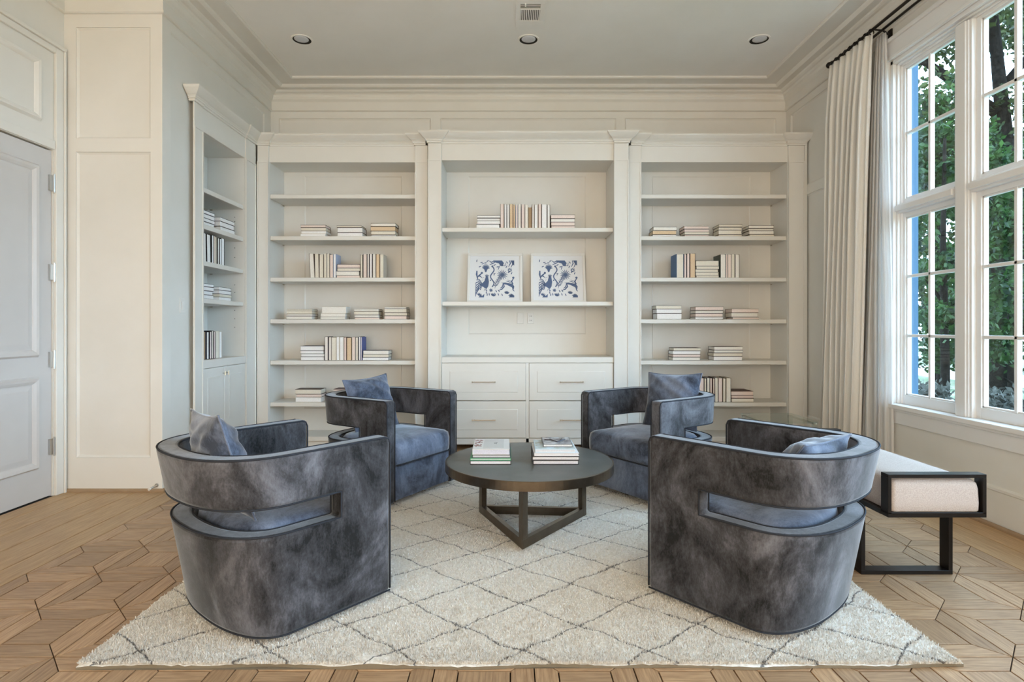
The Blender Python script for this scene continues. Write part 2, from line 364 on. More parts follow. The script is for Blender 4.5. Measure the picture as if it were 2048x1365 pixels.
# door
DR = empty('door_1', (XD, DY1, 0)); struct(DR, 'pale grey two-panel door with four steel hinges', 'door')
mb = MB(); mDd = mX(XD - .012)
mb.box(DY0 + .003, DY1 - .003, .008, DH, -.045, 0, mDd); mb.build('door_leaf', M['doorpaint'], DR, origin=(XD, DY1, 0))
DR.children[0].location = (0, 0, 0)
for (v0, v1) in ((.9926, 2.327), (.218, .858)):
    tb = MB(); mould_frame(tb, mDd, DY0 + .115, Yp, v0, v1, .058, .020); o = tb.build('panel_moulding', M['doorpaint'], DR, origin=(XD, DY1, 0)); o.location = (0, 0, 0)
    tb = MB(); tb.frustum((DY0 + .20, Yp - .09, v0 + .09, v1 - .09, 0.006), (DY0 + .175, Yp - .06, v0 + .06, v1 - .06, 0.001), mDd); o = tb.build('panel', M['doorpaint'], DR, origin=(XD, DY1, 0)); o.location = (0, 0, 0)
for h in (2.224, 1.591, .972, .353):
    hb = MB(); hb.tube([(XD + .008, DY1, h - .06), (XD + .008, DY1, h + .06)], .009, 10); hb.box(XD - .012, XD + .002, DY1 - .03, DY1 + .03, h - .055, h + .055)
    for k in (-1, 1): hb.tube([(XD + .008, DY1, h + k * .06), (XD + .008, DY1, h + k * .068)], .006, 8)
    o = hb.build('hinge', M['steel'], DR, origin=(XD, DY1, 0)); o.location = (0, 0, 0)

# window wall: solid towards the back, a row of windows towards the camera
WJ = 4.36                                               # window opening starts here (towards the camera)
SILL, HEAD = .62, 3.24
NW = 8; PITCH = .69  # windows nearer than the visible ones are unseen, added for their daylight
WEND = 4.28 - .69 * (NW - 1) - .48 - .08
mR = mXn(XR)
mb = MB(); rec = .014
holes = [(4.52, 5.9, 2.60, 3.41), (4.52, 5.9, .32, 2.506)]
us = [WJ, 4.52, 5.9, 6.1]; vs_ = [0, .32, 2.506, 2.60, 3.41, HC]
for i in range(3):
    for j in range(5):
        cu, cv = (us[i] + us[i + 1]) / 2, (vs_[j] + vs_[j + 1]) / 2
        hole = any(h[0] < cu < h[1] and h[2] < cv < h[3] for h in holes)
        mb.box(us[i], us[i + 1], vs_[j], vs_[j + 1], -.115, -rec if hole else 0, mR)
mb.box(YR, WJ, 0, SILL - .03, -.115, 0, mR); mb.box(YR, WJ, HEAD, HC, -.115, 0, mR); mb.box(YR, WEND, SILL - .03, HEAD, -.115, 0, mR)
WR = struct(mb.build('wall_right', M['paint']), 'off-white window wall with recessed panels beside the curtain', 'wall')
for h in holes:
    pb = MB(); b = .016; pb.frustum((h[0] + .001, h[1] - .001, h[2] + .001, h[3] - .001, -.003), (h[0] + b, h[1] - b, h[2] + b, h[3] - b, -rec + .001), mR); pb.f.pop(0); pb.build('panel', M['plaster'], WR)
wallrear = MB().box(XD - .2, XR + .2, YR - .1, YR, 0, HC).build('added_wall_rear', M['plaster']); struct(wallrear, 'added plain wall behind the viewer, keeping sky fill out', 'wall')  # unseen wall, added to keep bluish sky fill out of the room

# window casing: jamb, head, sill, apron, mullion posts, transom bar
cs = MB(); XG = 3.005
cs.box(WJ, WJ + .10, SILL - .14, HEAD + .16, 0, .018, mR); cs.box(WJ + .075, WJ + .10, SILL - .14, HEAD + .16, .018, .030, mR); cs.box(WJ, WJ + .022, SILL - .02, HEAD + .02, .018, .026, mR)
cs.box(YR + .01, WJ, HEAD, HEAD + .16, 0, .018, mR); cs.box(YR + .01, WJ + .10, HEAD + .135, HEAD + .165, .018, .036, mR); cs.box(YR + .01, WJ + .02, HEAD, HEAD + .025, .018, .028, mR)
cs.box(WJ - .03, WJ + .001, SILL, HEAD, -.115, -.004, mR); cs.box(WJ - .045, WJ - .03, SILL, HEAD, -.115, -.03, mR); cs.box(WJ - .058, WJ - .045, SILL, HEAD, -.115, -.05, mR)
cs.box(WEND, WJ, HEAD - .03, HEAD + .001, -.115, -.004, mR); cs.box(WEND, WJ, HEAD - .045, HEAD - .03, -.115, -.03, mR); cs.box(WEND, WJ, HEAD - .06, HEAD - .045, -.115, -.05, mR)
struct(cs.build('trim_2', M['winpaint'], bevel=.003), 'white moulded casing and jamb framing the tall windows', 'trim')
cs = MB(); cs.box(YR + .01, WJ + .10, SILL - .032, SILL, -.10, .045, mR); cs.box(YR + .01, WJ + .10, SILL - .05, SILL - .032, -.02, .03, mR); cs.box(YR + .01, WJ + .10, SILL - .145, SILL - .05, 0, .016, mR)
struct(cs.build('trim_3', M['winpaint'], bevel=.004), 'white window sill with flat apron board under it', 'trim')
for k in range(NW):
    ya, yb = 4.28 - PITCH * k, 3.80 - PITCH * k          # glass edges
    root = empty('window_%d' % (k + 1), (XG, (ya + yb) / 2, SILL)); struct(root, 'tall white window of ten panes, three rows below and two above the transom', 'window')
    wo = (XG, (ya + yb) / 2, SILL)
    def wb(mb, nm, mt, bev=0):
        o = mb.build(nm, mt, root, origin=wo, bevel=bev); o.location = (0, 0, 0); return o
    fr = MB()
    if k < NW - 1:
        y1, y0 = yb - .035, yb - (PITCH - .48) + .035
        fr.box(2.955, 3.04, y0, y1, SILL, HEAD - .06); fr.box(2.935, 2.955, y0 + .03, y1 - .03, SILL, HEAD - .06); fr.box(2.945, 2.955, y0 + .015, y1 - .015, SILL, HEAD - .06)
        wb(fr, 'mullion', M['winpaint'], .003)
    tr = MB(); tr.box(2.95, 3.04, yb - .036, ya + .036, 2.065, 2.135); tr.box(2.93, 2.95, yb - .036, ya + .036, 2.08, 2.122); wb(tr, 'transom_bar', M['winpaint'], .003)
    for (nm, v0, v1, rows) in (('lower_sash', .69, 2.031, 3), ('upper_sash', 2.171, 3.157, 2)):
        s_ = MB(); t = .036
        vb = SILL if v0 < 1 else 2.135; vt = 2.065 if v0 < 1 else HEAD - .06
        for (a, b, c, d) in ((ya, ya + t, vb, vt), (yb - t, yb, vb, vt), (yb, ya, vb, v0), (yb, ya, v1, vt)): s_.box(2.985, 3.035, a, b, c, d)
        for (a, b, c, d) in ((ya - .012, ya, v0, v1), (yb, yb + .012, v0, v1), (yb, ya, v0, v0 + .012), (yb, ya, v1 - .012, v1)): s_.box(2.995, 3.02, a, b, c, d)
        sash = wb(s_, nm, M['winpaint'], .002)
        ym = (ya + yb) / 2; hs = [v0 + (v1 - v0) * r / rows for r in range(rows + 1)]
        mbm = MB().box(2.990, 3.022, ym - .011, ym + .011, v0, v1); o = mbm.build('muntin', M['winpaint'], sash, origin=wo, bevel=.003); o.location = (0, 0, 0)
        for h in hs[1:-1]:
            mbm = MB().box(2.990, 3.022, yb, ya, h - .011, h + .011); o = mbm.build('muntin', M['winpaint'], sash, origin=wo, bevel=.003); o.location = (0, 0, 0)
        for r in range(rows):
            for (a, b) in ((yb, ym), (ym, ya)):
                g = MB().box(3.004, 3.008, a, b, hs[r], hs[r + 1]); o = g.build('pane', M['glass'], sash, origin=wo); o.location = (0, 0, 0)
sh = MB(); sh.box(3.125, 3.20, 4.44, 4.60, .3, 3.5); sh.box(3.125, 3.21, 4.43, 4.61, .22, .3)
struct(sh.build('trim_4', M['bluewood']), 'blue painted exterior post outside the window', 'trim')

# crown moulding all the way round, baseboards, shoe
prof = [(.372, HC), (.372, 3.688), (.360, 3.680), (.338, 3.680), (.338, 3.692), (.205, 3.692), (.195, 3.680), (.178, 3.668), (.150, 3.668), (.142, 3.678), (.105, 3.676),
        (.095, 3.664), (.080, 3.656), (.062, 3.652), (.050, 3.640), (.048, 3.622), (.036, 3.600), (.022, 3.588), (.014, 3.580), (.014, 3.506), (.024, 3.502), (.024, 3.490), (.014, 3.484), (0, 3.484)]
mb = MB(); mb.sweep(prof, [(XD, YR + .01), (XD, YP), (XL, YP), (XL, YB), (XR, YB), (XR, YR + .01)], side=-1, cap=False)
struct(mb.build('trim_5', M['paint']), 'deep stepped crown moulding around the ceiling', 'trim')
sp_ = [(.016, -.006), (.016, .012), (.010, .022), (0, .024)]
mb = MB(); mb.sweep([(p + .02, h) for p, h in sp_], [(XR, 5.5), (XR, YR + .01)], side=-1); struct(mb.build('baseboard_right', M['shoe']), 'thin oak shoe moulding along the window wall', 'baseboard')
mb = MB(); mb.sweep(sp_, [(XD + .02, YP), (XL + .004, YP), (XL + .004, 4.48)], side=-1); struct(mb.build('baseboard_left', M['shoe']), 'thin oak shoe moulding along the cream pier', 'baseboard')

mb = MB(); mb.sweep([(.014, .0), (.014, .215), (.020, .222), (.020, .236), (.008, .244), (0, .246)], [(XR, 5.5), (XR, YR + .01)], side=-1); struct(mb.build('trim_6', M['paint']), 'tall white baseboard along the window wall', 'baseboard')

# ------------------------------------------------------------------ parquet
GX, GY, P_ = -2.356, 2.06 - .3487, .3487
g, fr_ = 0.0024, .24 * P_
def piece_mesh(name, pts, th=.0085, c=.002):
    mb = MB(); n = len(pts); cx = sum(p[0] for p in pts) / n; cy = sum(p[1] for p in pts) / n
    ins = [(cx + (x - cx) * (1 - c / max(.03, math.hypot(x - cx, y - cy))), cy + (y - cy) * (1 - c / max(.03, math.hypot(x - cx, y - cy)))) for x, y in pts]
    v = [(x, y, -.008) for x, y in pts] + [(x, y, -.0008) for x, y in pts] + [(x, y, 0) for x, y in ins]
    f = [tuple(range(2 * n, 3 * n))]
    for i in range(n):
        j = (i + 1) % n; f += [(i, j, n + j, n + i), (n + i, n + j, 2 * n + j, 2 * n + i)]
    me = bpy.data.meshes.new(name); me.from_pydata(v, [], f); me.materials.append(M['oak']); return me
h_ = P_ / 2 - g; q_ = P_ / 2 - fr_
trap = piece_mesh('mitred_plank', [(-h_ + g, -h_), (h_ - g, -h_), (q_, -q_ - g), (-q_, -q_ - g)])
sq = piece_mesh('square_block', [(-q_ + g, -q_ + g), (q_ - g, -q_ + g), (q_ - g, q_ - g), (-q_ + g, q_ - g)])
RUG = (-1.526, 1.594, 1.99, 5.0)
cells = []
for i in range(14):
    for j in range(-1, 11):
        cx, cy = GX + (i + .5) * P_, GY + (j + .5) * P_
        under = RUG[0] + P_ / 2 < cx < RUG[1] - P_ / 2 and RUG[2] + P_ / 2 < cy < RUG[3] + .2
        vis = not under and cy > 1.6 and abs(PX(0, cy)) + .5 > abs(cx)
        cells.append((0 if vis else 1, cy, cx))
cells.sort()
stuff = MB(); cnt = 0
for hid, cy, cx in cells:
    for r in range(5):
        me = sq if r == 4 else trap; a = r * math.pi / 2
        if r == 4: a = rng.choice((0, math.pi / 2))
        if not hid and cnt < 290:
            o = bpy.data.objects.new('parquet_piece', me); col.objects.link(o); o.location = (cx, cy, 0); o.rotation_euler = (0, 0, a); o.parent = FLOOR; cnt += 1
        else:
            ca, sa = math.cos(a), math.sin(a)
            stuff.add([(cx + v.co.x * ca - v.co.y * sa, cy + v.co.x * sa + v.co.y * ca, v.co.z) for v in me.vertices], [tuple(p.vertices) for p in me.polygons])
o = stuff.build('parquet_field', M['oak'], FLOOR, recalc=False); o['kind'] = 'stuff'
edges = [-3.25, -3.12, -2.92, -2.72, -2.51, GX]
for a, b in zip(edges[:-1], edges[1:]):
    MB().box(a + g, b - g, YR, YP if b < XL else 5.7, -.008, 0).build('border_board', M['oakboard'], FLOOR, bevel=.001, seg=1)
for a, b in ((GX + 14 * P_, 2.72), (2.72, XR)):
    MB().box(a + g, b - g, YR, 5.9, -.008, 0).build('border_board', M['oakboard'], FLOOR, bevel=.001, seg=1)
MB().box(GX + g, GX + 14 * P_ - g, YR, GY - P_ - g, -.008, 0).build('border_board', M['oakboard'], FLOOR)
MB().box(GX + g, GX + 14 * P_ - g, GY + 11 * P_ + g, 6.0, -.008, 0).build('border_board', M['oakboard'], FLOOR)

# ------------------------------------------------------------------ ceiling lights, vent, switch, outlets, door stop
def downlight(x, label):
    y = 4.918; r = .078
    root = empty('recessed_light', (x, y, HC)); tag(root, label, 'ceiling light', 'recessed ceiling lights')
    mb = MB(); mb.lathe([(r, 0), (r + .014, 0), (r + .014, -.006), (r, -.006), (r, 0)], 40); mb.build('trim_ring', M['ceil'], root, smooth=False)
    mb = MB(); mb.lathe([(r + .001, .0005), (r + .001, -.004), (r * .3, -.004), (r * .3, .0005)], 40); mb.build('baffle', M['dark'], root)
    mb = MB(); mb.lathe([(0.0, -.012), (r * .3, -.011), (r * .6, -.009), (r * .78, -.005), (r * .78, .0)], 40, (0, -.014, 0)); mb.build('lens', M['lens'], root, smooth=True)
for px, nm in ((604, 'round recessed ceiling light nearest the side-wall bookcase'), (1057, 'round recessed ceiling light in front of the ceiling vent'), (1518, 'round recessed ceiling light nearest the curtained window')):
    downlight(PX(px, 4.918), nm)
V = empty('ceiling_vent', (.16, 4.49, HC)); tag(V, 'white ceiling air vent with dark slots above the middle recessed light', 'vent')
pl = MB()
pl.box(-.115, .115, .115, .20, -.008, 0); pl.box(-.115, .115, -.21, -.125, -.008, 0); pl.box(-.115, -.078, -.125, .115, -.008, 0); pl.box(.078, .115, -.125, .115, -.008, 0); pl.box(-.078, .078, -.052, -.044, -.008, 0)
pl.build('face_plate', M['ceil'], V, bevel=.002)
MB().box(-.078, .078, -.125, .115, -.001, 0).build('duct', M['dark'], V)
for k in range(11):
    x = -.072 + k * .0144; MB().box(x - .0042, x + .0042, -.044, .115, -.007, -.001).build('slat', M['ceil'], V)
for k in range(4):
    y = -.112 + k * .017; MB().box(-.078, .078, y - .0016, y + .0016, -.004, -.001).build('slat', M['ceil'], V)
MB().box(-.045, -.035, -.135, -.10, -.016, -.006).build('damper_lever', M['ceil'], V)
SWR = empty('light_switch', (XL - .012, 4.40, 1.367)); tag(SWR, 'white rocker light switch plate on the alcove side wall', 'light switch')
MB().box(0, .006, -.036, .036, -.058, .058).build('plate', M['white'], SWR, bevel=.003); MB().box(.006, .011, -.016, .016, -.033, .033).build('rocker', M['white'], SWR, bevel=.002)
DS = empty('door_stop', (PX(314, YP), YP, PZ(971, YP))); tag(DS, 'steel rod door stop sticking out low on the cream pier', 'door stop')
mb = MB(); mb.tube([(0, 0, 0), (-.012, -.06, -.010)], .007, 10); mb.build('rod', M['steel'], DS, smooth=True)
mb = MB(); mb.tube([(0, 0, 0), (0, -.006, 0)], .014, 14); mb.build('flange', M['steel'], DS)
mb = MB(); mb.tube([(-.012, -.06, -.010), (-.0145, -.073, -.0122)], .009, 10); mb.build('tip', M['white'], DS)

# ------------------------------------------------------------------ bookcases
CRT = 3.09
def crown_prof(top, hgt=.088, proj=.085):
    b = top - hgt
    return [(0, top), (proj, top), (proj, top - .008), (proj * .93, top - .018), (proj * .72, top - .036), (proj * .5, top - .052), (proj * .34, top - .060), (proj * .30, top - .066),
            (.020, top - .070), (.020, top - .080), (.010, top - .084), (.010, b - .010), (0, b - .012)]
def bookcase(name, label, m, u0, u1, a0, a1, wf, wp, wback, open_top, base, shelves, inset, crown_path, pil, end=False, toe=.0):
    """m maps (u, v, w). Opening a0..a1, face at w=wf, pilasters stand out to w=wp, back at w=wback; pil = [(ua,ub,w)]"""
    org = m((u0 + u1) / 2, 0, (wf + wback) / 2); root = empty(name, org); tag(root, label, 'bookcase')
    def b(mb, nm, mt=M['paint'], bev=.0025):
        o = mb.build(nm, mt, root, origin=org, bevel=bev, seg=1); o.location = (0, 0, 0); return o
    for (ua, ub, w_) in pil:
        q = MB().box(ua, ub, toe, CRT - .10, wf - .001, w_, m)
        P = b(q, 'pilaster')
        st = MB(); e = .012
        st.box(ua, ua + e, toe, open_top - .012, w_, w_ + .006, m); st.box(ub - e, ub, toe, open_top - .012, w_, w_ + .006, m); st.box(ua - .001, ub + .001, open_top - .012, open_top, w_, w_ + .007, m)
        o = st.build('bead', M['paint'], P, origin=org); o.location = (0, 0, 0)
    for (ua, ub) in ((a0 - .025, a0), (a1, a1 + .025)):
        b(MB().box(ua, ub, toe, CRT - .05, wback, wf - .002, m), 'side_panel')
    b(MB().box(a0 - .02, a1 + .02, open_top, CRT - .075, wf - .03, wf, m), 'frieze')
    b(MB().box(a0 - .02, a1 + .02, open_top, open_top + .02, wback, wf - .03, m), 'top_panel')
    bk = MB(); i0, i1, j0, j1 = inset
    bk.box(a0 - .02, a1 + .02, .02, CRT - .06, wback - .02, wback - .011, m)
    us = [a0 - .02, i0, i1, a1 + .02]; vv = [.02, j0, j1, CRT - .06]
    for i in range(3):
        for j in range(3):
            if i == 1 and j == 1: continue
            bk.box(us[i], us[i + 1], vv[j], vv[j + 1], wback - .011, wback, m)
    B = b(bk, 'back_panel', M['paint'], 0)
    ib = MB(); c = .012; ib.frustum((i0, i1, j0, j1, wback - .002), (i0 + c, i1 - c, j0 + c, j1 - c, wback - .010), m); ib.f.pop(0)
    o = ib.build('inset_panel', M['paint'], B, origin=org); o.location = (0, 0, 0)
    b(MB().box(a0, a1, base - .045, base, wback, wf + .004, m), 'bottom_shelf')
    b(MB().box(a0, a1, toe, base - .045, wf - .05, wf - .012, m), 'plinth')
    for h in shelves:
        s_ = b(MB().box(a0 + .002, a1 - .002, h - .040, h, wback + .001, wf - .012, m), 'shelf', M['paint'], .003)
        for ua in (a0 + .003, a1 - .015):
            o = MB().box(ua, ua + .012, h - .052, h - .041, wback + .03, wback + .05, m).build('shelf_pin', M['nickel'], s_, origin=org); o.location = (0, 0, 0)
    cr = MB(); cr.sweep(crown_prof(CRT), crown_path, side=1, m=lambda u, w, h: m(u, h, w)); b(cr, 'crown', M['paint'], 0)
    cp = MB(); cp.box(u0, u1, CRT - .02, CRT - .004, wback, wf + .02, m); b(cp, 'top_cover', M['paint'], 0)
    return root, org

YS, YSP, YC, YCP, YBK = 5.60, 5.57, 5.53, 5.50, 5.965     # side unit face, pilaster; centre face, pilaster; back of the shelves
side_shelves = [PZ(388.7, YS), PZ(472.3, YS), PZ(555.4, YS), PZ(639.2, YS), PZ(722, YS), PZ(806, YS)]
m0 = mY(0.0)                                             # w = -Y
# left back unit
ul0, ul1 = -2.485, PX(855.5, YSP)
p0, p1 = PX(539, YS), PX(831, YS)
LB, LBo = bookcase('bookcase', 'built-in white bookcase in the room corner, beside the drawer unit', m0, ul0, ul1, p0, p1, -YS, -YSP, -YBK, PZ(325, YS), .1176, side_shelves,
    (PX(609, YBK), PX(804, YBK), PZ(818, YBK), PZ(353, YBK)),
    [(ul0 + .001, -YSP), (p0, -YSP), (p0, -YS), (p1, -YS), (p1, -YSP), (ul1 - .02, -YSP)], [(ul0, p0, -YSP), (p1, ul1, -YSP)])
# centre unit with drawers
uc0, uc1 = PX(856, YCP), PX(1257.5, YCP); c0, c1 = PX(883.5, YC), PX(1227, YC)
CB, CBo = bookcase('drawer_bookcase', 'taller white bookcase with four drawers between two open bookcases', m0, uc0, uc1, c0, c1, -YC, -YCP, -YBK, PZ(320.8, YC), .106, [PZ(455.3, YC), PZ(603.6, YC)],
    (PX(936.7, YBK), PX(1172, YBK), PZ(669, YBK), PZ(352.8, YBK)),
    [(uc0, -YC - .12), (uc0, -YCP), (c0 - .01, -YCP), (c0 - .01, -YC), (c1 + .01, -YC), (c1 + .01, -YCP), (uc1, -YCP), (uc1, -YC - .12)], [(uc0, c0, -YCP), (c1, uc1, -YCP)], toe=.058)
# right back unit
ur0, ur1 = PX(1257.5, YSP), PX(1609, YSP); r0, r1 = PX(1281, YS), PX(1574.5, YS)
RB, RBo = bookcase('bookcase', 'built-in white bookcase beside the curtain, its lowest shelf holding a dark red book', m0, ur0, ur1, r0, r1, -YS, -YSP, -YBK, PZ(324.5, YS), .1176, side_shelves,
    (PX(1304, YBK), PX(1500.7, YBK), PZ(818, YBK), PZ(353, YBK)),
    [(ur0 + .02, -YSP), (r0, -YSP), (r0, -YS), (r1, -YS), (r1, -YSP), (ur1, -YSP), (ur1, -YBK)], [(ur0, r0, -YSP), (r1, ur1, -YSP)])
o = MB().box(ur1 + .002, XR - .001, 0, CRT, -YSP - .03, -YSP, m0).build('scribe_strip', M['paint'], RB, origin=RBo); o.location = (0, 0, 0)
# drawers of the centre unit
def drawer(px0, px1, py0, py1):
    x0, x1, z0, z1 = PX(px0, YC), PX(px1, YC), PZ(py1, YC), PZ(py0, YC)
    d = MB().box(x0, x1, z0, z1, -YC - .02, -YC + .018, m0).build('drawer', M['paint'], CB, origin=CBo, bevel=.003, seg=1); d.location = (0, 0, 0)
    rp = MB(); e = .058; rp.sweep([(0, .018), (.006, .010), (.012, .008), (.016, .014), (.022, .021), (.03, .022)], [(x0 + e, z0 + e), (x1 - e, z0 + e), (x1 - e, z1 - e), (x0 + e, z1 - e)], side=1, m=lambda u, v, w: (u, YC - w, v), cap=False, closed=True)
    rp.box(x0 + e + .028, x1 - e - .028, z0 + e + .028, z1 - e - .028, -YC + .010, -YC + .022, m0)
    o = rp.build('raised_panel', M['paint'], d, origin=CBo); o.location = (0, 0, 0)
    xc, zc = (x0 + x1) / 2, z0 + (z1 - z0) * .50; hb = MB()
    yy = YC - .055
    hb.tube([(xc - .112, yy, zc), (xc + .112, yy, zc)], .0055, 10); hb.tube([(xc - .09, YC - .018, zc), (xc - .09, yy, zc)], .005, 8); hb.tube([(xc + .09, YC - .018, zc), (xc + .09, yy, zc)], .005, 8)
    for k in (-1, 1): hb.tube([(xc + k * .105, yy, zc), (xc + k * .115, yy, zc)], .008, 10)
    o = hb.build('handle', M['nickel'], d, origin=CBo, smooth=False); o.location = (0, 0, 0)
for (a, b_) in ((884, 1051.4), (1058, 1226)):
    for (c, d) in ((726.5, 801), (802.5, 876)): drawer(a, b_, c, d)
st = MB(); z7, z0_ = PZ(726, YC), .058
st.box(PX(1051.8, YC), PX(1057.6, YC), z0_, z7, -YC - .02, -YC + .014, m0); st.box(c0, c1, z0_, PZ(877, YC), -YC - .02, -YC + .014, m0); st.box(c0, c1, z0_ , z7, -YBK, -YC - .05, m0)
o = st.build('drawer_carcass', M['paint'], CB, origin=CBo); o.location = (0, 0, 0)
ct = MB().box(c0, c1, z7 - .001, PZ(714.5, YC), -YBK, -YC + .02, m0).build('counter', M['paint'], CB, origin=CBo, bevel=.006); ct.location = (0, 0, 0)
# side-wall unit
XF = -2.495; mS = mX(0.0)
s0, s1 = 4.606, 5.354
XBK = -2.86
left_sh = [2.353, 2.051, 1.747, 1.438]
SB, SBo = bookcase('side_bookcase', 'recessed white bookcase with cupboard doors in the alcove side wall', mS, 4.478, 5.555, s0, s1, XF - .012, XF, XBK, 2.80, .13, left_sh,
    (s0 + .12, s1 - .12, 1.0, 2.7), [(4.478, XL), (4.478, XF), (s0 - .01, XF), (s0 - .01, XF - .012), (s1 + .01, XF - .012), (s1 + .01, XF), (5.565, XF)], [(4.478, s0, XF), (s1, 5.56, XF)])
ct = MB().box(s0, s1, .861, .930, XBK, XF + .002, mS).build('counter', M['paint'], SB, origin=SBo, bevel=.004); ct.location = (0, 0, 0)
for (ua, ub, kn) in ((s0 + .004, 4.962, 4.935), (4.966, s1 - .004, 4.995)):
    d = MB().box(ua, ub, .135, .858, XF - .03, XF - .006, mS).build('cupboard_door', M['paint'], SB, origin=SBo, bevel=.003, seg=1); d.location = (0, 0, 0)
    rp = MB(); e = .05; rp.sweep([(0, XF - .006), (.006, XF - .014), (.012, XF - .014), (.03, XF - .004), (.04, XF - .004)], [(ua + e, .135 + e), (ub - e, .135 + e), (ub - e, .858 - e), (ua + e, .858 - e)], side=1, m=lambda u, v, w: (w, u, v), cap=False, closed=True)
    rp.box(ua + e + .038, ub - e - .038, .135 + e + .038, .858 - e - .038, XF - .012, XF - .004, mS)
    o = rp.build('raised_panel', M['paint'], d, origin=SBo); o.location = (0, 0, 0)
    kb = MB(); kb.tube([(XF - .008, kn, .80), (XF + .016, kn, .80)], .005, 8); kb.tube([(XF + .016, kn, .782), (XF + .016, kn, .818)], .0065, 10)
    o = kb.build('knob', M['nickel'], d, origin=SBo, smooth=False); o.location = (0, 0, 0)
for zz in (2.24, 2.20, 1.95, 1.86, 1.60, 1.53, 1.36, 1.28, 1.20):
    o = MB().tube([(-2.60, s1 - .001, zz), (-2.60, s1 - .004, zz)], .0035, 8).build('shelf_pin_hole', M['dark'], SB, origin=SBo); o.location = (0, 0, 0)
# outlets on the back of the drawer bookcase
for px, kind in ((1040.7, 'cable'), (1061.5, 'power')):
    x = PX(px, YBK); z = PZ(637, YBK); r = empty('wall_outlet', (x, YBK + .010, z)); tag(r, 'white %s under the framed prints' % ('cable outlet plate with two ports' if kind == 'cable' else 'power outlet plate with two sockets'), 'outlet', 'outlets under the prints')
    MB().box(-.034, .034, -.012, -.004, -.056, .056).build('plate', M['white'], r, bevel=.003)
    for k in (-1, 1):
        if kind == 'cable': MB().tube([(-.012 * k, -.012, .02 * k), (-.012 * k, -.02, .02 * k)], .006, 10).build('port', M['white'], r)
        else:
            s_ = MB().box(-.016, .016, -.015, -.012, .022 * k - .014, .022 * k + .014).build('socket', M['white'], r, bevel=.003)
            for q in (-.006, .006): MB().box(q - .0018, q + .0018, -.0156, -.015, .022 * k - .005, .022 * k + .006).build('slot', M['dark'], s_)

# ------------------------------------------------------------------ books
PAGES = {}
def bmat(kind, c):
    k = (kind, c)
    if k not in PAGES:
        if kind == 'p': PAGES[k] = mat('book_pages', srgb(*c), 0.85, noise=(260, 2, srgb(*[min(255, q + 14) for q in c]), 0.4, 0.6))
        else: PAGES[k] = mat('book_cover', srgb(*c), 0.5)
    return PAGES[k]
CREAM, IVORY, PINK, TAN, BROWN, WHITE = (228, 222, 208), (236, 233, 226), (233, 216, 208), (222, 196, 162), (168, 142, 112), (240, 240, 240)
PG = {'cream': CREAM, 'ivory': IVORY, 'pink': PINK, 'tan': TAN, 'brown': BROWN, 'white': WHITE}
CV = {'black': (24, 22, 24), 'dark brown': (60, 40, 34), 'navy': (40, 48, 66), 'grey': (110, 110, 112), 'pale': (214, 206, 194), 'wine': (74, 26, 30), 'blue': (66, 110, 158), 'royal blue': (72, 92, 160), 'light blue': (186, 196, 222), 'slate': (92, 104, 104), 'olive': (112, 100, 70)}
ORD = ['zeroth', 'first', 'second', 'third', 'fourth', 'fifth', 'sixth', 'seventh', 'eighth', 'ninth', 'tenth', 'eleventh', 'twelfth', 'thirteenth', 'fourteenth', 'fifteenth', 'sixteenth']
def book(m, u0, u1, v0, v1, wf, depth, upright, pg, cv, label, group, lean=0.0):
    """pages face the room, spine towards the wall"""
    t = .0026; e = .003; org = Vector(m((u0 + u1) / 2, v0, wf - depth / 2))
    c, p = MB(), MB()
    def ml(u, v, w): return m(u + lean * (v - v0), v, w)
    if upright:
        c.box(u0, u0 + t, v0, v1, wf - depth, wf, ml); c.box(u1 - t, u1, v0, v1, wf - depth, wf, ml); c.box(u0 + t, u1 - t, v0, v1, wf - depth, wf - depth + t, ml)
        p.box(u0 + t, u1 - t, v0 + e, v1 - e, wf - depth + t, wf - e, ml)
    else:
        c.box(u0, u1, v0, v0 + t, wf - depth, wf, ml); c.box(u0, u1, v1 - t, v1, wf - depth, wf, ml); c.box(u0, u1, v0 + t, v1 - t, wf - depth, wf - depth + t, ml)
        p.box(u0 + e, u1 - e, v0 + t, v1 - t, wf - depth + t, wf - e, ml)
    o = c.build('book', bmat('c', CV[cv]), origin=tuple(org)); tag(o, label, 'book', group)
    q = p.build('pages', bmat('p', PG[pg]), o, origin=tuple(org)); q.location = (0, 0, 0)
    return o
PGW = ['ivory'] * 5 + ['white'] * 3 + ['cream'] * 5 + ['pink'] * 3
CVW = ['dark brown'] * 3 + ['black'] * 2 + ['grey'] * 4 + ['navy'] * 2 + ['pale'] * 5
def stack(m, px, x0, x1, base, cuts, scale, wf, where, group, tints=None, cvs=None, depth=.165):
    """cuts: pixel heights top to bottom; books piled from the shelf up"""
    hs = [abs(b - a) for a, b in zip(cuts[:-1], cuts[1:])][::-1]; v = base + .0004; n = len(hs)
    for i, h in enumerate(hs):
        hh = max(h * scale, .013); du = rng.uniform(-.006, .006); dw = rng.uniform(-.008, .004)
        pos = 'bottom' if i == 0 else ('top' if i == n - 1 else ('middle' if n == 3 else ORD[i + 1]))
        pg = (tints or {}).get(n - 1 - i) or rng.choice(PGW); cv = (cvs or {}).get(n - 1 - i) or rng.choice(CVW)
        lab = ('%s book of %s' if pos in ('bottom', 'top', 'middle') else '%s book from bottom of %s') % (pos, where)
        book(m, x0 + du + rng.uniform(0, .006), x1 + du, v, v + hh - .0004, wf + dw, depth + rng.uniform(-.01, .01), False, pg, cv, lab, group); v += hh
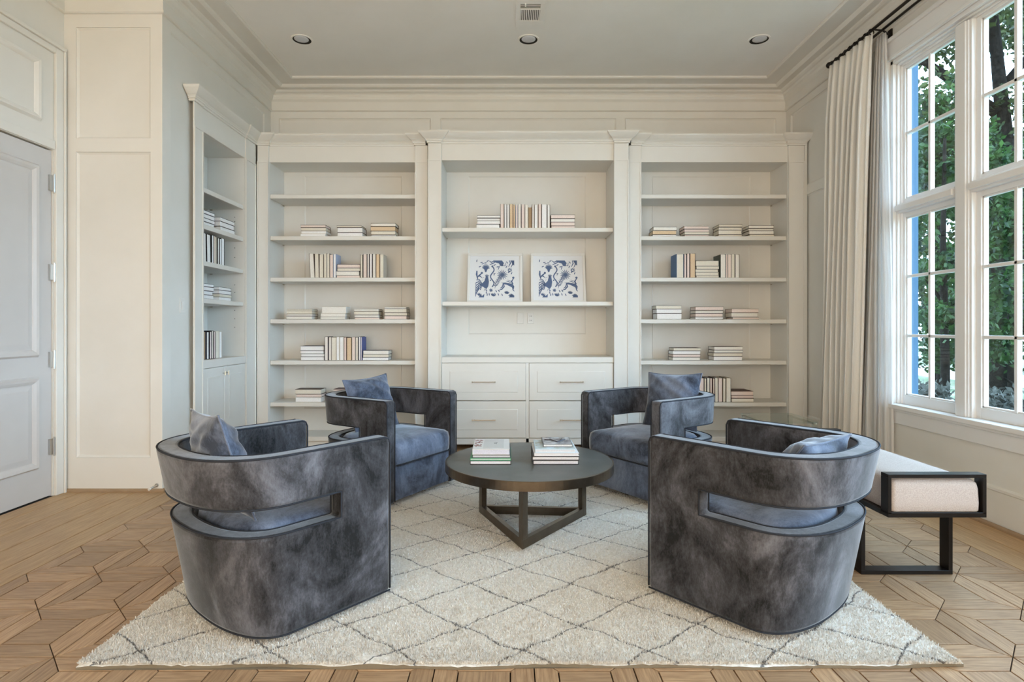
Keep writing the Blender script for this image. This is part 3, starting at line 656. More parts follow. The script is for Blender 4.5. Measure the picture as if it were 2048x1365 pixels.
def row(m, spans, base, tops, wf, where, group, tints=None, cvs=None, lean=None, depth=.165):
    n = len(spans)
    for i, (a, b) in enumerate(spans):
        top = tops[i] if isinstance(tops, (list, tuple)) else tops + rng.uniform(-.006, .006)
        pg = (tints or {}).get(i) or rng.choice(PGW); cv = (cvs or {}).get(i) or rng.choice(CVW)
        book(m, a, b, base + .0004, top, wf + rng.uniform(-.006, .004), depth, True, pg, cv, '%s upright book %s' % (ORD[i + 1], where), group, (lean or {}).get(i, 0))
YFb = 5.635; sc = YFb / F
def fill(spans): # close gaps between the uprights a little
    return [(PX(a, YFb), PX(b, YFb) - .0008) for a, b in spans]
def cr(vals, o, s_): return [v / s_ + o for v in vals]
S = side_shelves
G1, G2, G3, G4 = 'books in the corner bookcase', 'books in the drawer bookcase', 'books in the curtain-side bookcase', 'books in the side-wall bookcase'
def st1(x0, x1, sh, cuts, where, **k): stack(m0, None, PX(x0, YFb), PX(x1, YFb), S[sh], cuts, sc, -YFb, where, G1, **k)
w = 'stack %s, second shelf, corner bookcase'
st1(600, 651, 1, cr([155, 200, 258, 307, 355], 0, 8.533), w % 'nearest the corner', tints={0: 'pink', 1: 'cream', 2: 'white', 3: 'white'}, cvs={0: 'dark brown', 2: 'pale', 3: 'pale'})
st1(673, 724, 1, cr([168, 200, 287, 355], 0, 8.533), 'middle stack, second shelf, corner bookcase', cvs={0: 'dark brown', 1: 'dark brown', 2: 'dark brown'})
st1(741, 791, 1, cr([128, 182, 260, 327, 355], 0, 8.533), w % 'nearest the drawer unit', tints={1: 'tan'}, cvs={0: 'dark brown', 1: 'black', 2: 'dark brown', 3: 'dark brown'})
sp = [(255, 337), (340, 412), (415, 490), (493, 537), (540, 590), (592, 653), (655, 700)]
row(m0, fill([(a / 8.533 + 590, b / 8.533 + 590) for a, b in sp]), S[2], S[2] + .238, -YFb, 'from the corner on the third shelf, corner bookcase', G1, tints={0: 'ivory', 4: 'cream', 5: 'pink', 6: 'white'}, cvs={0: 'dark brown', 6: 'light blue'}, lean={0: -.05, 1: -.02})
st1(672.6, 719.6, 2, cr([845, 908, 960, 1037, 1075], 0, 8.533), 'stack between the upright rows of the corner bookcase', tints={0: 'pink'}, cvs={0: 'black', 1: 'navy'})
sp = [(1117, 1158), (1163, 1228), (1232, 1268), (1272, 1318), (1323, 1378), (1382, 1448), (1453, 1510)]
row(m0, fill([(a / 8.533 + 590, b / 8.533 + 590) for a, b in sp]), S[2], S[2] + .236, -YFb, 'past the flat stack on the third shelf, corner bookcase', G1, tints={5: 'tan', 6: 'cream', 3: 'white'}, cvs={0: 'black', 2: 'navy', 3: 'dark brown', 6: 'pale'})
for (x0, x1, cuts, wh) in ((572, 624, [112, 135, 168, 195, 235], 'stack nearest the corner, fourth shelf, corner bookcase'), (641, 691, [82, 165, 205, 235], 'stack with the thick top book, fourth shelf, corner bookcase'),
                           (708.5, 758, [112, 138, 183, 212, 235], 'stack third from the corner, fourth shelf, corner bookcase'), (768.5, 814, [88, 108, 155, 192, 235], 'stack nearest the drawer unit, fourth shelf, corner bookcase')):
    st1(x0, x1, 3, cr(cuts, 0, 5.936), wh)
st1(600.5, 648.4, 4, cr([552, 608, 645, 680, 725], 0, 5.936), 'stack on the corner side, fifth shelf, corner bookcase', tints={0: 'white', 1: 'white', 2: 'white', 3: 'white'}, cvs={0: 'navy', 1: 'grey', 2: 'grey'})
sp = [(531, 573), (575, 609), (612, 668), (670, 706), (708, 756), (758, 789), (792, 852), (855, 895), (897, 930), (932, 957), (958, 974)]
row(m0, fill([(a / 5.936 + 560, b / 5.936 + 560) for a, b in sp]), S[4], [S[4] + (.228 if i == 6 else .238 - .003 * (i % 3)) for i in range(11)], -YFb, 'from the corner, fifth shelf, corner bookcase', G1, tints={4: 'white', 5: 'pink', 6: 'tan', 2: 'cream'}, cvs={0: 'navy', 2: 'pale', 3: 'pale', 4: 'pale', 5: 'wine', 6: 'dark brown', 10: 'royal blue'})
st1(724.6, 776.5, 4, cr([605, 650, 688, 725], 0, 5.936), 'stack by the blue book, fifth shelf, corner bookcase', tints={0: 'ivory', 1: 'cream', 2: 'white'}, cvs={1: 'grey', 2: 'black'})
st1(591, 643, 5, cr([1062, 1120, 1155, 1215], 0, 5.936), 'stack on the lowest shelf of the corner bookcase', tints={0: 'cream', 1: 'pink', 2: 'white'}, cvs={0: 'dark brown', 1: 'dark brown', 2: 'pale'})
st1(665, 715, 5, [779, 784, 791, 799, 805], 'stack behind the blue-grey pillow, lowest shelf', tints={0: 'pink'}, cvs={0: 'wine'})
# drawer bookcase
YFc = YC + .035
def X9(v): return PX(v / 8.904 + 940, YFc)
ZC1 = PZ(455.3, YC)
stack(m0, None, X9(112), X9(535), ZC1, cr([358, 405, 455, 515, 585], 0, 8.904), YFc / F, -YFc, 'stack on the corner side of the drawer bookcase', G2, tints={i: 'white' for i in range(4)}, cvs={0: 'black', 1: 'dark brown', 2: 'black', 3: 'black'})
sp = [(541, 606), (612, 655), (659, 706), (708, 766), (768, 809), (815, 852), (855, 911), (915, 978), (983, 1037), (1040, 1101), (1104, 1146), (1151, 1211), (1215, 1274), (1278, 1370), (1376, 1428)]
row(m0, [(X9(a), X9(b) - .0008) for a, b in sp], ZC1, [ZC1 + (.207 if i == 9 else .238 - .003 * (i % 3)) for i in range(15)], -YFc, 'from the corner end in the drawer bookcase', G2, tints={0: 'pink', 1: 'white', 3: 'tan', 4: 'tan', 6: 'ivory', 7: 'pink', 9: 'brown', 11: 'white', 12: 'pink', 13: 'white', 14: 'white'}, cvs={5: 'light blue', 8: 'pale', 9: 'olive', 14: 'black', 1: 'navy', 0: 'dark brown'})
stack(m0, None, X9(1434), X9(1866), ZC1, cr([345, 415, 475, 545, 585], 0, 8.904), YFc / F, -YFc, 'stack on the curtain side of the drawer bookcase', G2, tints={0: 'pink', 1: 'ivory', 2: 'pink', 3: 'pink'}, cvs={3: 'dark brown', 2: 'wine'})
# curtain-side bookcase
def st3(x0, x1, sh, cuts, where, **k): stack(m0, None, PX(x0, YFb), PX(x1, YFb), S[sh], cuts, sc, -YFb, where, G3, **k)
dk = {i: c for i, c in enumerate(['dark brown', 'black', 'dark brown', 'black'])}
for (x0, x1, cuts, wh, t) in ((1305, 1353, [160, 215, 275, 303], 'stack nearest the drawer unit, second shelf, curtain-side bookcase', {1: 'tan'}), (1368, 1418, [148, 193, 237, 278, 303], 'pinkish stack on the second shelf, curtain-side bookcase', {0: 'pink', 1: 'pink', 2: 'cream'}),
                              (1437, 1484, [127, 165, 208, 275, 303], 'tallest stack on the second shelf, curtain-side bookcase', {0: 'cream', 1: 'cream', 2: 'cream'}), (1498, 1548, [140, 183, 218, 272, 303], 'stack nearest the curtain, second shelf, curtain-side bookcase', {0: 'ivory', 1: 'ivory'})):
    st3(x0, x1, 1, cr(cuts, 0, 7.314), wh, tints=t, cvs=dk)
sp = [(500, 604), (608, 645), (650, 691), (695, 772)]
row(m0, fill([(a / 7.314 + 1285, b / 7.314 + 1285) for a, b in sp]), S[2], S[2] + .238, -YFb, 'from the drawer unit, third shelf, curtain-side bookcase', G3, tints={0: 'cream', 3: 'tan', 2: 'pink'}, cvs={0: 'blue', 1: 'navy', 2: 'dark brown', 3: 'dark brown'}, depth=.2)
st3(1391.4, 1438, 2, cr([660, 742, 785, 832, 880, 912], 0, 7.314), 'stack between the uprights, curtain-side bookcase', tints={0: 'cream', 4: 'cream'}, cvs={0: 'black', 1: 'grey', 2: 'grey'})
sp = [(1140, 1217), (1220, 1250), (1252, 1299), (1301, 1355), (1358, 1420)]
row(m0, fill([(a / 7.314 + 1285, b / 7.314 + 1285) for a, b in sp]), S[2], S[2] + .236, -YFb, 'past the flat stack, third shelf, curtain-side bookcase', G3, tints={1: 'pink', 2: 'pink', 0: 'ivory', 3: 'cream'}, cvs={0: 'slate', 4: 'black', 3: 'black'}, depth=.2)
for (x0, x1, sh, cuts, wh) in ((1313, 1364, 3, [150, 200, 265, 352], 'stack nearest the drawer unit, fourth shelf, curtain-side bookcase'), (1390, 1446, 3, [168, 222, 268, 320, 355], 'middle stack of the fourth shelf, curtain-side bookcase'), (1463, 1517, 3, [200, 258, 322, 355], 'stack nearest the curtain, fourth shelf, curtain-side bookcase'),
                               (1346, 1402, 4, [778, 822, 873, 915, 963], 'stack nearest the drawer unit, fifth shelf, curtain-side bookcase'), (1427, 1485, 4, [760, 810, 852, 903, 963], 'stack nearest the curtain, fifth shelf, curtain-side bookcase')):
    st3(x0, x1, sh, cr(cuts, 0, 7.314), wh, cvs=dk)
sp = [(1381, 1398.3), (1399, 1408.3), (1408.8, 1413.5), (1413.8, 1419.8), (1420.3, 1425), (1425.6, 1429.5), (1429.8, 1436.6), (1437, 1445.6), (1446, 1451.8), (1452.2, 1461.8)]
row(m0, fill(sp), S[5], [S[5] + .242 - .002 * (i % 3) for i in range(10)], -YFb, 'from the drawer unit, lowest shelf, curtain-side bookcase', G3, tints={i: ('cream', 'pink', 'cream')[i % 3] for i in range(10)}, cvs={0: 'black', 1: 'black', 2: 'black', 5: 'wine', 7: 'black', 8: 'olive'}, depth=.2)
st3(1463, 1508, 5, cr([540, 640, 710, 805], 0, 12.05), 'flat stack on the lowest shelf, curtain-side bookcase', tints={0: 'pink', 1: 'pink', 2: 'cream'}, cvs={0: 'wine', 1: 'wine', 2: 'wine'}, depth=.22)
# side-wall bookcase (facing the window wall)
XFb = -2.545
def UY(px): return -XFb * F / (CX - px)
def st4(a, b, base, hs, where, **k): stack(mS, None, a, b, base, np.cumsum([0] + hs).tolist(), 1.0, XFb, where, G4, **k)
st4(4.63, UY(431), 2.051, [.028, .036, .03, .034], 'stack behind the pilaster, second shelf, side-wall bookcase', tints={i: 'white' for i in range(4)}, cvs={0: 'navy', 1: 'navy', 2: 'grey'})
st4(UY(441), UY(470), 2.051, [.036, .044, .04], 'stack nearest the corner, second shelf, side-wall bookcase', tints={i: 'white' for i in range(3)}, cvs={0: 'black', 1: 'black', 2: 'black'})
sp = [(404, 414.5), (415, 422.5), (424.3, 428.3), (428.8, 431.5), (432, 434.6), (435, 438.6), (439.2, 443), (443.4, 449.6)]
row(mS, [(UY(a), UY(b) - .001) for a, b in sp], 1.747, 1.747 + .238, XFb, 'from the pilaster, third shelf, side-wall bookcase', G4, tints={1: 'white', 4: 'cream', 7: 'white'}, cvs={0: 'black', 1: 'black', 2: 'black', 5: 'black', 6: 'black', 7: 'black', 3: 'pale'}, lean={0: -.03, 1: -.03})
st4(4.63, UY(427), 1.438, [.026, .034, .034, .034], 'stack behind the pilaster, fourth shelf, side-wall bookcase', tints={i: 'white' for i in range(4)}, cvs={0: 'navy'})
st4(UY(439), UY(463.5), 1.438, [.028, .034, .028, .028], 'stack nearest the corner, fourth shelf, side-wall bookcase', tints={0: 'white', 1: 'white', 3: 'white'}, cvs={0: 'black', 1: 'black', 2: 'grey', 3: 'pale'})
sp = [(404, 413), (413.6, 418.4), (419, 423), (423.6, 427), (427.6, 431), (431.5, 438.8), (439.3, 444.5)]
row(mS, [(UY(a), UY(b) - .001) for a, b in sp], .930, .930 + .236, XFb, 'from the pilaster, cupboard top of the side-wall bookcase', G4, tints={0: 'brown', 5: 'cream', 6: 'white', 1: 'ivory'}, cvs={0: 'navy', 1: 'navy', 2: 'black', 3: 'black', 4: 'black', 5: 'pale', 6: 'pale'})

# ------------------------------------------------------------------ framed folk prints
def print_mesh():
    mb = MB(); Rr = random.Random(3)
    def poly(pts, z=0): mb.prism(pts, z, z + .0006)
    def stroke(pts, wd, taper=True):
        P = [Vector(p) for p in pts]; n = len(P); L_, R_ = [], []
        for i in range(n):
            t = (P[min(i + 1, n - 1)] - P[max(i - 1, 0)]).normalized(); nn = Vector((-t.y, t.x)); k = i / (n - 1)
            ww = wd / 2 * ((.35 + .65 * math.sin(math.pi * min(1, .12 + k * .88))) if taper else 1); L_.append(P[i] + nn * ww); R_.append(P[i] - nn * ww)
        for i in range(n - 1): poly([tuple(L_[i]), tuple(R_[i]), tuple(R_[i + 1]), tuple(L_[i + 1])])
    def disc(c, r, n=14, sx=1): poly([(c[0] + r * sx * math.cos(2 * math.pi * k / n), c[1] + r * math.sin(2 * math.pi * k / n)) for k in range(n)])
    def rays(c, r0, r1, n, wd, a0=0, a1=2 * math.pi):
        for k in range(n):
            a = a0 + (a1 - a0) * k / n; stroke([(c[0] + r * math.cos(a), c[1] + r * math.sin(a)) for r in (r0, (r0 + r1) / 2, r1)], wd)
    def leaf(c, L_, a, wd): stroke([(c[0] + L_ * t * math.cos(a), c[1] + L_ * t * math.sin(a)) for t in (0, .3, .6, 1)], wd)
    # flower head, upper left
    disc((.26, .80), .055, 18, 1.25); rays((.26, .80), .058, .10, 12, .018, -.2, math.pi + .4); poly([(.22, .765), (.30, .765), (.28, .69), (.26, .675), (.24, .69)])
    # bird, far left
    stroke([(.03, .72), (.025, .62), (.04, .54), (.10, .60), (.17, .66)], .05); disc((.16, .66), .028); stroke([(.05, .58), (.12, .57), (.17, .52)], .03); stroke([(.03, .58), (.05, .52), (.06, .47)], .03)
    # rooster
    poly([(.20, .28), (.28, .22), (.33, .30), (.345, .42), (.33, .52), (.30, .55), (.25, .52), (.23, .44), (.17, .38), (.10, .36), (.12, .31)])
    disc((.285, .55), .032); rays((.285, .55), .03, .075, 5, .018, .5, 2.6); stroke([(.30, .54), (.34, .53)], .018)
    for k in range(5): stroke([(.16, .36 - .02 * k), (.09, .42 - .045 * k), (.015, .40 - .075 * k), (.0, .34 - .08 * k)], .03)
    stroke([(.16, .38), (.10, .47), (.01, .47)], .03); stroke([(.24, .24), (.22, .17)], .018); stroke([(.28, .23), (.28, .17)], .018)
    for k in range(4): stroke([(.22 - .02 * k, .53 - .04 * k), (.18 - .015 * k, .54 - .05 * k)], .014)
    # snake
    sn = [(.40 + .045 * math.sin(t * 9.5), .84 - .56 * t) for t in np.linspace(0, 1, 36)]; sn = [(x + .03, y) for x, y in sn]; stroke(sn, .03, False); disc(sn[0], .026); stroke([(.45, .62), (.48, .65), (.49, .61), (.46, .59)], .022)
    # sun burst and small flowers
    rays((.69, .61), .02, .14, 15, .022); disc((.69, .61), .026); rays((.885, .735), .018, .062, 8, .026); disc((.40, .19), .02); rays((.40, .19), .015, .048, 7, .024); disc((.385, .46), .018); disc((.5, .65), .012)
    # leafy branch
    stroke([(.50, .24), (.52, .38), (.57, .48), (.63, .55)], .010, False)
    for k in range(7):
        t = k / 6; c = (.505 + .12 * t, .30 + .24 * t); leaf(c, .085, 2.1 - .1 * k, .02); leaf(c, .085, .45 - .05 * k, .02)
    # running deer
    poly([(.70, .36), (.80, .34), (.92, .28), (.99, .22), (1.0, .30), (.95, .36), (.86, .38), (.76, .40), (.70, .39)])
    stroke([(.72, .37), (.74, .29), (.68, .22), (.60, .19)], .036); stroke([(.71, .36), (.69, .28), (.63, .24)], .03); stroke([(.95, .28), (.97, .20), (1.0, .16)], .03); stroke([(.74, .39), (.66, .39)], .02)
    stroke([(.97, .35), (.93, .43), (.99, .52)], .04); disc((.975, .53), .03); stroke([(.96, .36), (.86, .42), (.78, .44)], .02); stroke([(.97, .37), (.90, .44), (.82, .47)], .016)
    # spotted animal at the top edge
    poly([(.45, 1.0), (.68, 1.0), (.73, .93), (.70, .84), (.64, .85), (.60, .92), (.52, .94), (.46, .97)]); stroke([(.47, .98), (.40, .95), (.35, .99)], .034); stroke([(.50, .95), (.42, .91), (.36, .88)], .03); stroke([(.62, .86), (.60, .80), (.58, .74)], .022); stroke([(.70, .86), (.76, .85), (.77, .94)], .026)
    for (a, b) in ((.88, 1.0), (.94, .98)): stroke([(a, b), (a + .02, b - .08), (a - .03, b - .18)], .03)
    poly([(.90, 1.0), (1.0, 1.0), (1.0, .86), (.95, .90)])
    # leaves and sprigs along the edges
    for (c, a, n) in (((.09, .04), 1.5, 5), ((.44, .03), 1.3, 7), ((.80, .09), 1.57, 7), ((.92, .02), 2.0, 5)): rays(c, .01, .085, n, .024, a - 1.1, a + 1.1)
    poly([(.08, .0), (.22, .0), (.23, .09), (.17, .04), (.14, .07)]); poly([(.86, .0), (1.0, .0), (1.0, .05), (.93, .09)])
    for (x, y, a) in ((.02, .96, 1.4), (.12, .94, .2), (.15, .90, .3), (.28, .97, .5), (.22, .93, .1), (.46, .86, .5), (.54, .82, .2), (.08, .82, .4), (.83, .92, 2.2), (.78, .80, 1.0), (.84, .66, .9), (.92, .62, 1.2), (.55, .14, 2.1), (.62, .15, 2.2), (.60, .05, 1.9), (.70, .04, 2.0), (.30, .04, 1.5), (.28, .10, 1.6), (.02, .10, 1.2), (.06, .18, .9), (.12, .20, 1.1), (.30, .17, 2.4), (.52, .06, 2.0), (.36, .05, 1.7)): leaf((x, y), .07, a, .024)
    return mb
PM = print_mesh()
def picture(px0, px1, label):
    Yb = 5.80; s_ = Yb / F; W = (px1 - px0) * s_ * 1.01; H = .535; base = PZ(603.6, YC); tilt = math.radians(13)
    root = empty('framed_print', (PX((px0 + px1) / 2, Yb), Yb, base + .0008)); root.rotation_euler = (-tilt, 0, 0); tag(root, label, 'framed print', 'framed folk prints')
    fw, d = .026, .022; fr = MB()
    for (a, b, c, e) in ((-W / 2, W / 2, 0, fw), (-W / 2, W / 2, H - fw, H), (-W / 2, -W / 2 + fw, fw, H - fw), (W / 2 - fw, W / 2, fw, H - fw)): fr.box(a, b, 0, d, c, e)
    fr.build('frame', M['frame'], root, bevel=.002, seg=1)
    MB().box(-W / 2 + fw, W / 2 - fw, .010, d, fw, H - fw).build('backing_paper', M['paper'], root)
    q = MB(); k = .40; z0 = (H - k) / 2 - .008
    q.v = [((x - .5) * k, .0098 - z, z0 + y * k) for x, y, z in PM.v]; q.f = list(PM.f); pd = q.build('printed_design', M['ink'], root); pd['kind'] = 'stuff'
picture(934.5, 1044.6, 'white framed blue folk-animal print on the corner side of the shelf')
picture(1062.6, 1172, 'white framed blue folk-animal print on the curtain side of the shelf')

# ------------------------------------------------------------------ swivel tub chairs
def make_chair():
    root = empty('tub_chair', (0, 0, .02))
    Wd, Fy, Y1, TH, HT = .380, .365, -.085, .082, .692
    SB_, ST_ = .400, .500                                  # slot from .. to (heights above the rug)
    def curve(h, inset, n=44):
        b = .175 + .140 * min(1, h / .70); pts = []
        w_, f_ = Wd - inset, Fy
        ex = 2.35
        for t in np.linspace(0, 1, 12)[:-1]: pts.append((w_, f_ + (Y1 - f_) * t))
        for a in np.linspace(0, math.pi, n):
            c, s_ = math.cos(a), math.sin(a); pts.append((w_ * math.copysign(abs(c) ** (2 / ex), c), Y1 - (b - inset) * abs(s_) ** (2 / ex)))
        for t in np.linspace(0, 1, 12)[1:]: pts.append((-w_, Y1 + (f_ - Y1) * t))
        return pts
    n = len(curve(0, 0)); HB = .014
    i0 = 6; i1 = n - 1 - i0
    mb = MB()
    def lvl(h, inset): return [(x, y, h) for x, y in curve(h, inset)]
    # levels: HB, SB_, ST_, HT
    idx = {}
    for h in (HB, SB_, ST_, HT):
        for ins in (0, TH):
            idx[(h, ins)] = len(mb.v); mb.v += lvl(h, ins)
    def q(h0, a, h1, b, i): mb.f.append((idx[(h0, a)] + i, idx[(h0, a)] + i + 1, idx[(h1, b)] + i + 1, idx[(h1, b)] + i))
    for i in range(n - 1):
        slot = i0 <= i < i1
        for ins in (0, TH):
            q(HB, ins, SB_, ins, i); q(ST_, ins, HT, ins, i)
            if not slot: q(SB_, ins, ST_, ins, i)
        q(HT, 0, HT, TH, i); q(HB, 0, HB, TH, i)
        if slot: q(SB_, 0, SB_, TH, i); q(ST_, 0, ST_, TH, i)
    for i in (i0, i1): mb.f.append((idx[(SB_, 0)] + i, idx[(SB_, TH)] + i, idx[(ST_, TH)] + i, idx[(ST_, 0)] + i))
    for i in (0, n - 1):
        for a, b in ((HB, SB_), (SB_, ST_), (ST_, HT)): mb.f.append((idx[(a, 0)] + i, idx[(a, TH)] + i, idx[(b, TH)] + i, idx[(b, 0)] + i))
    sh = mb.build('shell', M['velvet'], root, smooth=True, bevel=.016, seg=3)
    sh.data.set_sharp_from_angle(angle=math.radians(40)) if hasattr(sh.data, 'set_sharp_from_angle') else None
    # seat base and front panel
    sb = MB(); inner = [(x, y) for x, y in curve(.1, TH - .004)]; inner[0] = (inner[0][0], Fy - .012); inner[-1] = (inner[-1][0], Fy - .012)
    sb.prism(inner, .022, .262); sb.build('seat_base', M['velvet_seat'], root, bevel=.008)
    # cushion
    cu = MB(); cin = curve(.3, TH + .004); cin = [(x, y) for x, y in cin]
    fr = [(x, Fy + .006) for x in np.linspace(-(Wd - TH - .004), Wd - TH - .004, 16)][1:-1]
    outl = cin[1:-1]; outl = [(cin[0][0], Fy - .004)] + outl + [(cin[-1][0], Fy - .004)] + [(x, y) for x, y in fr]
    N = len(outl); cx_, cy_ = 0, .02; rings = [(.262, .985), (.268, 1.0), (.300, 1.012), (.355, 1.012), (.392, .985), (.408, .93), (.418, .82), (.426, .62), (.432, .35), (.434, .12)]
    for z, k in rings: cu.v += [(cx_ + (x - cx_) * min(k, 1.0) if abs(x) > .25 and k > 1 else cx_ + (x - cx_) * k, cy_ + (y - cy_) * k, z) for x, y in outl]
    for r in range(len(rings) - 1):
        for i in range(N): cu.f.append((r * N + i, r * N + (i + 1) % N, (r + 1) * N + (i + 1) % N, (r + 1) * N + i))
    cu.f.append(tuple(range(N - 1, -1, -1))); cu.f.append(tuple(range((len(rings) - 1) * N, len(rings) * N)))
    c = cu.build('seat_cushion', M['velvet_seat'], root, smooth=True)
    pp = MB(); pp.tube([(x * 1.0, y + .012, .264) for x, y in [(cin[0][0], Fy)] + fr[::-1] + [(cin[-1][0], Fy)]], .0055, 8); pp.build('cushion_piping', M['piping'], c, smooth=True)
    # piping along the edges
    def edge(ins, h, a, b, up=0.0): return [(x, y, h) for x, y in curve(h, ins)][a:b]
    P1 = MB(); r = .0042
    for ins in (.004, TH - .004):
        top = edge(ins, HT - .003, 0, n); k = .018
        fa, fb = top[0], top[-1]
        P1.tube([(fa[0], Fy + .001, HB + .01), (fa[0], Fy + .001, .3), (fa[0], Fy + .001, HT - .03), (fa[0], Fy - .008, HT - .010), (fa[0], Fy - .028, HT - .002)] + top[1:-1] +
                [(fb[0], Fy - .028, HT - .002), (fb[0], Fy - .008, HT - .010), (fb[0], Fy + .001, HT - .03), (fb[0], Fy + .001, .3), (fb[0], Fy + .001, HB + .01)], r, 8)
    P1.build('rim_piping', M['piping'], root, smooth=True)
    P2 = MB()
    for ins in (.003, TH - .003):
        lo = edge(ins, SB_ - .002, i0, i1 + 1); hi = edge(ins, ST_ + .002, i0, i1 + 1); P2.tube(lo + hi[::-1], r * .9, 8, closed=True)
    P2.build('slot_piping', M['piping'], root, smooth=True)
    P3 = MB(); P3.tube(edge(.003, HB + .002, 0, n), r * .9, 8); P3.build('hem_piping', M['piping'], root, smooth=True)
    sw = MB(); sw.lathe([(.27, 0), (.27, .016), (.25, .024), (0, .024)], 40, (0, .03, 0)); sw.build('swivel_base', M['dark'], root)
    return root
GRPC = 'velvet swivel tub chairs around the coffee table'
ch = make_chair(); chair_spots = [((-1.053, 2.458), -40, 'dark grey velvet tub chair in front of the cream pier'),
    ((-.915, 4.163), -120.8, 'blue-grey velvet tub chair standing before the corner bookcase'),
    ((1.052, 4.153), 124.4, 'grey velvet tub chair standing before the curtain-side bookcase'),
    ((1.142, 2.49), 40.7, 'taupe grey velvet tub chair beside the linen bench')]
chairs = []
for k, ((x, y), a, lab) in enumerate(chair_spots):
    if k == 0: ch.location = (x, y, .028); ch.rotation_euler = (0, 0, math.radians(a)); ch['label'] = lab; ch['category'] = 'armchair'; ch['group'] = GRPC; chairs.append(ch)
    else: chairs.append(dup(ch, (x, y, .028), math.radians(a), lab))

def pillow(name, label, a, t, mtx, seed, squash=1.0):
    n = 26; mb = MB(); R2 = random.Random(seed); ph = [R2.uniform(0, 6) for _ in range(6)]
    for sgn in (1, -1):
        for j in range(n + 1):
            for i in range(n + 1):
                u, v = -1 + 2 * i / n, -1 + 2 * j / n
                x = a / 2 * u * (1 - .085 * (1 - v * v) * abs(u) ** 2); z = a / 2 * v * (1 - .085 * (1 - u * u) * abs(v) ** 2) * squash
                d = t * ((1 - abs(u) ** 2.6) * (1 - abs(v) ** 2.6)) ** .62
                cr_ = .010 * math.sin(9 * u + 4 * v + ph[0]) * math.sin(5 * v + ph[1]) * (abs(u) + abs(v)) / 2 + .006 * math.sin(14 * v - 9 * u + ph[2])
                mb.v.append((x, sgn * (d + (cr_ if d > .01 else 0) * min(1, d / t * 1.5)), z))
    K = (n + 1) ** 2
    for s_ in range(2):
        for j in range(n):
            for i in range(n):
                q = s_ * K + j * (n + 1) + i; mb.f.append((q, q + 1, q + n + 2, q + n + 1))
    o = mb.build(name, M['velvet_seat'], smooth=True); o.matrix_world = mtx; tag(o, label, 'pillow', 'velvet pillows on the tub chairs')
    pts = []
    for (i, j) in [(i, 0) for i in range(n)] + [(n, j) for j in range(n)] + [(n - i, n) for i in range(n)] + [(0, n - j) for j in range(n)]: pts.append(mb.v[j * (n + 1) + i])
    pm = MB().tube([(x, 0, z) for x, y, z in pts], .004, 6, closed=True).build('seam', M['velvet_seat'], o, smooth=True)
    return o
def chair_m(k, loc, eul):
    (x, y), a, _ = chair_spots[k]
    return Matrix.Translation((x, y, .028)) @ Matrix.Rotation(math.radians(a), 4, 'Z') @ Matrix.Translation(loc) @ (Matrix.Rotation(eul[2], 4, 'Z') @ Matrix.Rotation(eul[0], 4, 'X') @ Matrix.Rotation(eul[1], 4, 'Y'))
rd = math.radians
pillow('throw_pillow', 'dark grey velvet pillow standing in the chair by the cream pier', .43, .075, chair_m(0, (.03, -.205, .63), (rd(17), rd(-3), rd(-8))), 1)
pillow('throw_pillow', 'light blue-grey velvet pillow in the chair before the corner bookcase', .42, .08, chair_m(1, (.0, -.135, .60), (rd(18), rd(3), rd(-5))), 2)
pillow('throw_pillow', 'grey velvet pillow in the chair before the curtain-side bookcase', .43, .08, chair_m(2, (.0, -.20, .62), (rd(18), rd(2), rd(14))), 3)
pillow('throw_pillow', 'velvet pillow slumped against the back of the chair beside the bench', .40, .08, chair_m(3, (.02, -.115, .555), (rd(38), 0, rd(-5))), 4)

# ------------------------------------------------------------------ coffee table
TC = (.114, 3.367); TT = .415
T = empty('coffee_table', (*TC, .028)); tag(T, 'round grey slate coffee table on a triangular bronze frame', 'table')
hz = TT - .028
mb = MB(); mb.lathe([(0, hz - .012), (.478, hz - .012), (.486, hz - .006), (.486, hz), (0, hz)], 96); mb.build('table_top', M['stone'], T)
mb = MB(); mb.lathe([(.487, hz - .052), (.496, hz - .050), (.496, hz - .002), (.493, hz + .0005), (.487, hz + .0005), (.487, hz - .052)], 96); mb.lathe([(0, hz - .052), (.49, hz - .052), (.49, hz - .045), (0, hz - .045)], 96); mb.build('rim_band', M['bronze'], T)
verts = [(.066 - TC[0], 2.977 - TC[1]), (.476 - TC[0], 3.535 - TC[1]), (-.196 - TC[0], 3.588 - TC[1])]
bw, bt = .050, .030
for k in range(3):
    A, B = Vector(verts[k]), Vector(verts[(k + 1) % 3]); C_ = Vector(verts[(k + 2) % 3])
    d = (B - A).normalized(); nrm = Vector((-d.y, d.x)); nrm = nrm if nrm.dot(C_ - A) > 0 else -nrm
    def pl(mb, s0_, s1_, z0, z1):
        p = [A + d * s0_, A + d * s1_, A + d * (s1_ - (bt * .58 if s1_ > .3 else 0)) + nrm * bt, A + d * (s0_ + (bt * .58 if s0_ < .3 else 0)) + nrm * bt]
        mb.prism([(q.x, q.y) for q in p], z0, z1)
    L_ = (B - A).length
    mb = MB(); pl(mb, 0, L_, 0.001, bw); mb.build('stretcher', M['bronze'], T, bevel=.001, seg=1)
    mb = MB(); pl(mb, 0, L_, hz - .052 - .03, hz - .052); mb.build('top_rail', M['bronze'], T, bevel=.001, seg=1)
    mb = MB(); pl(mb, 0, bw, bw, hz - .082); mb.build('leg', M['bronze'], T, bevel=.001, seg=1)
    mb = MB(); pl(mb, L_ - bw, L_, bw, hz - .082); mb.build('leg', M['bronze'], T, bevel=.001, seg=1)

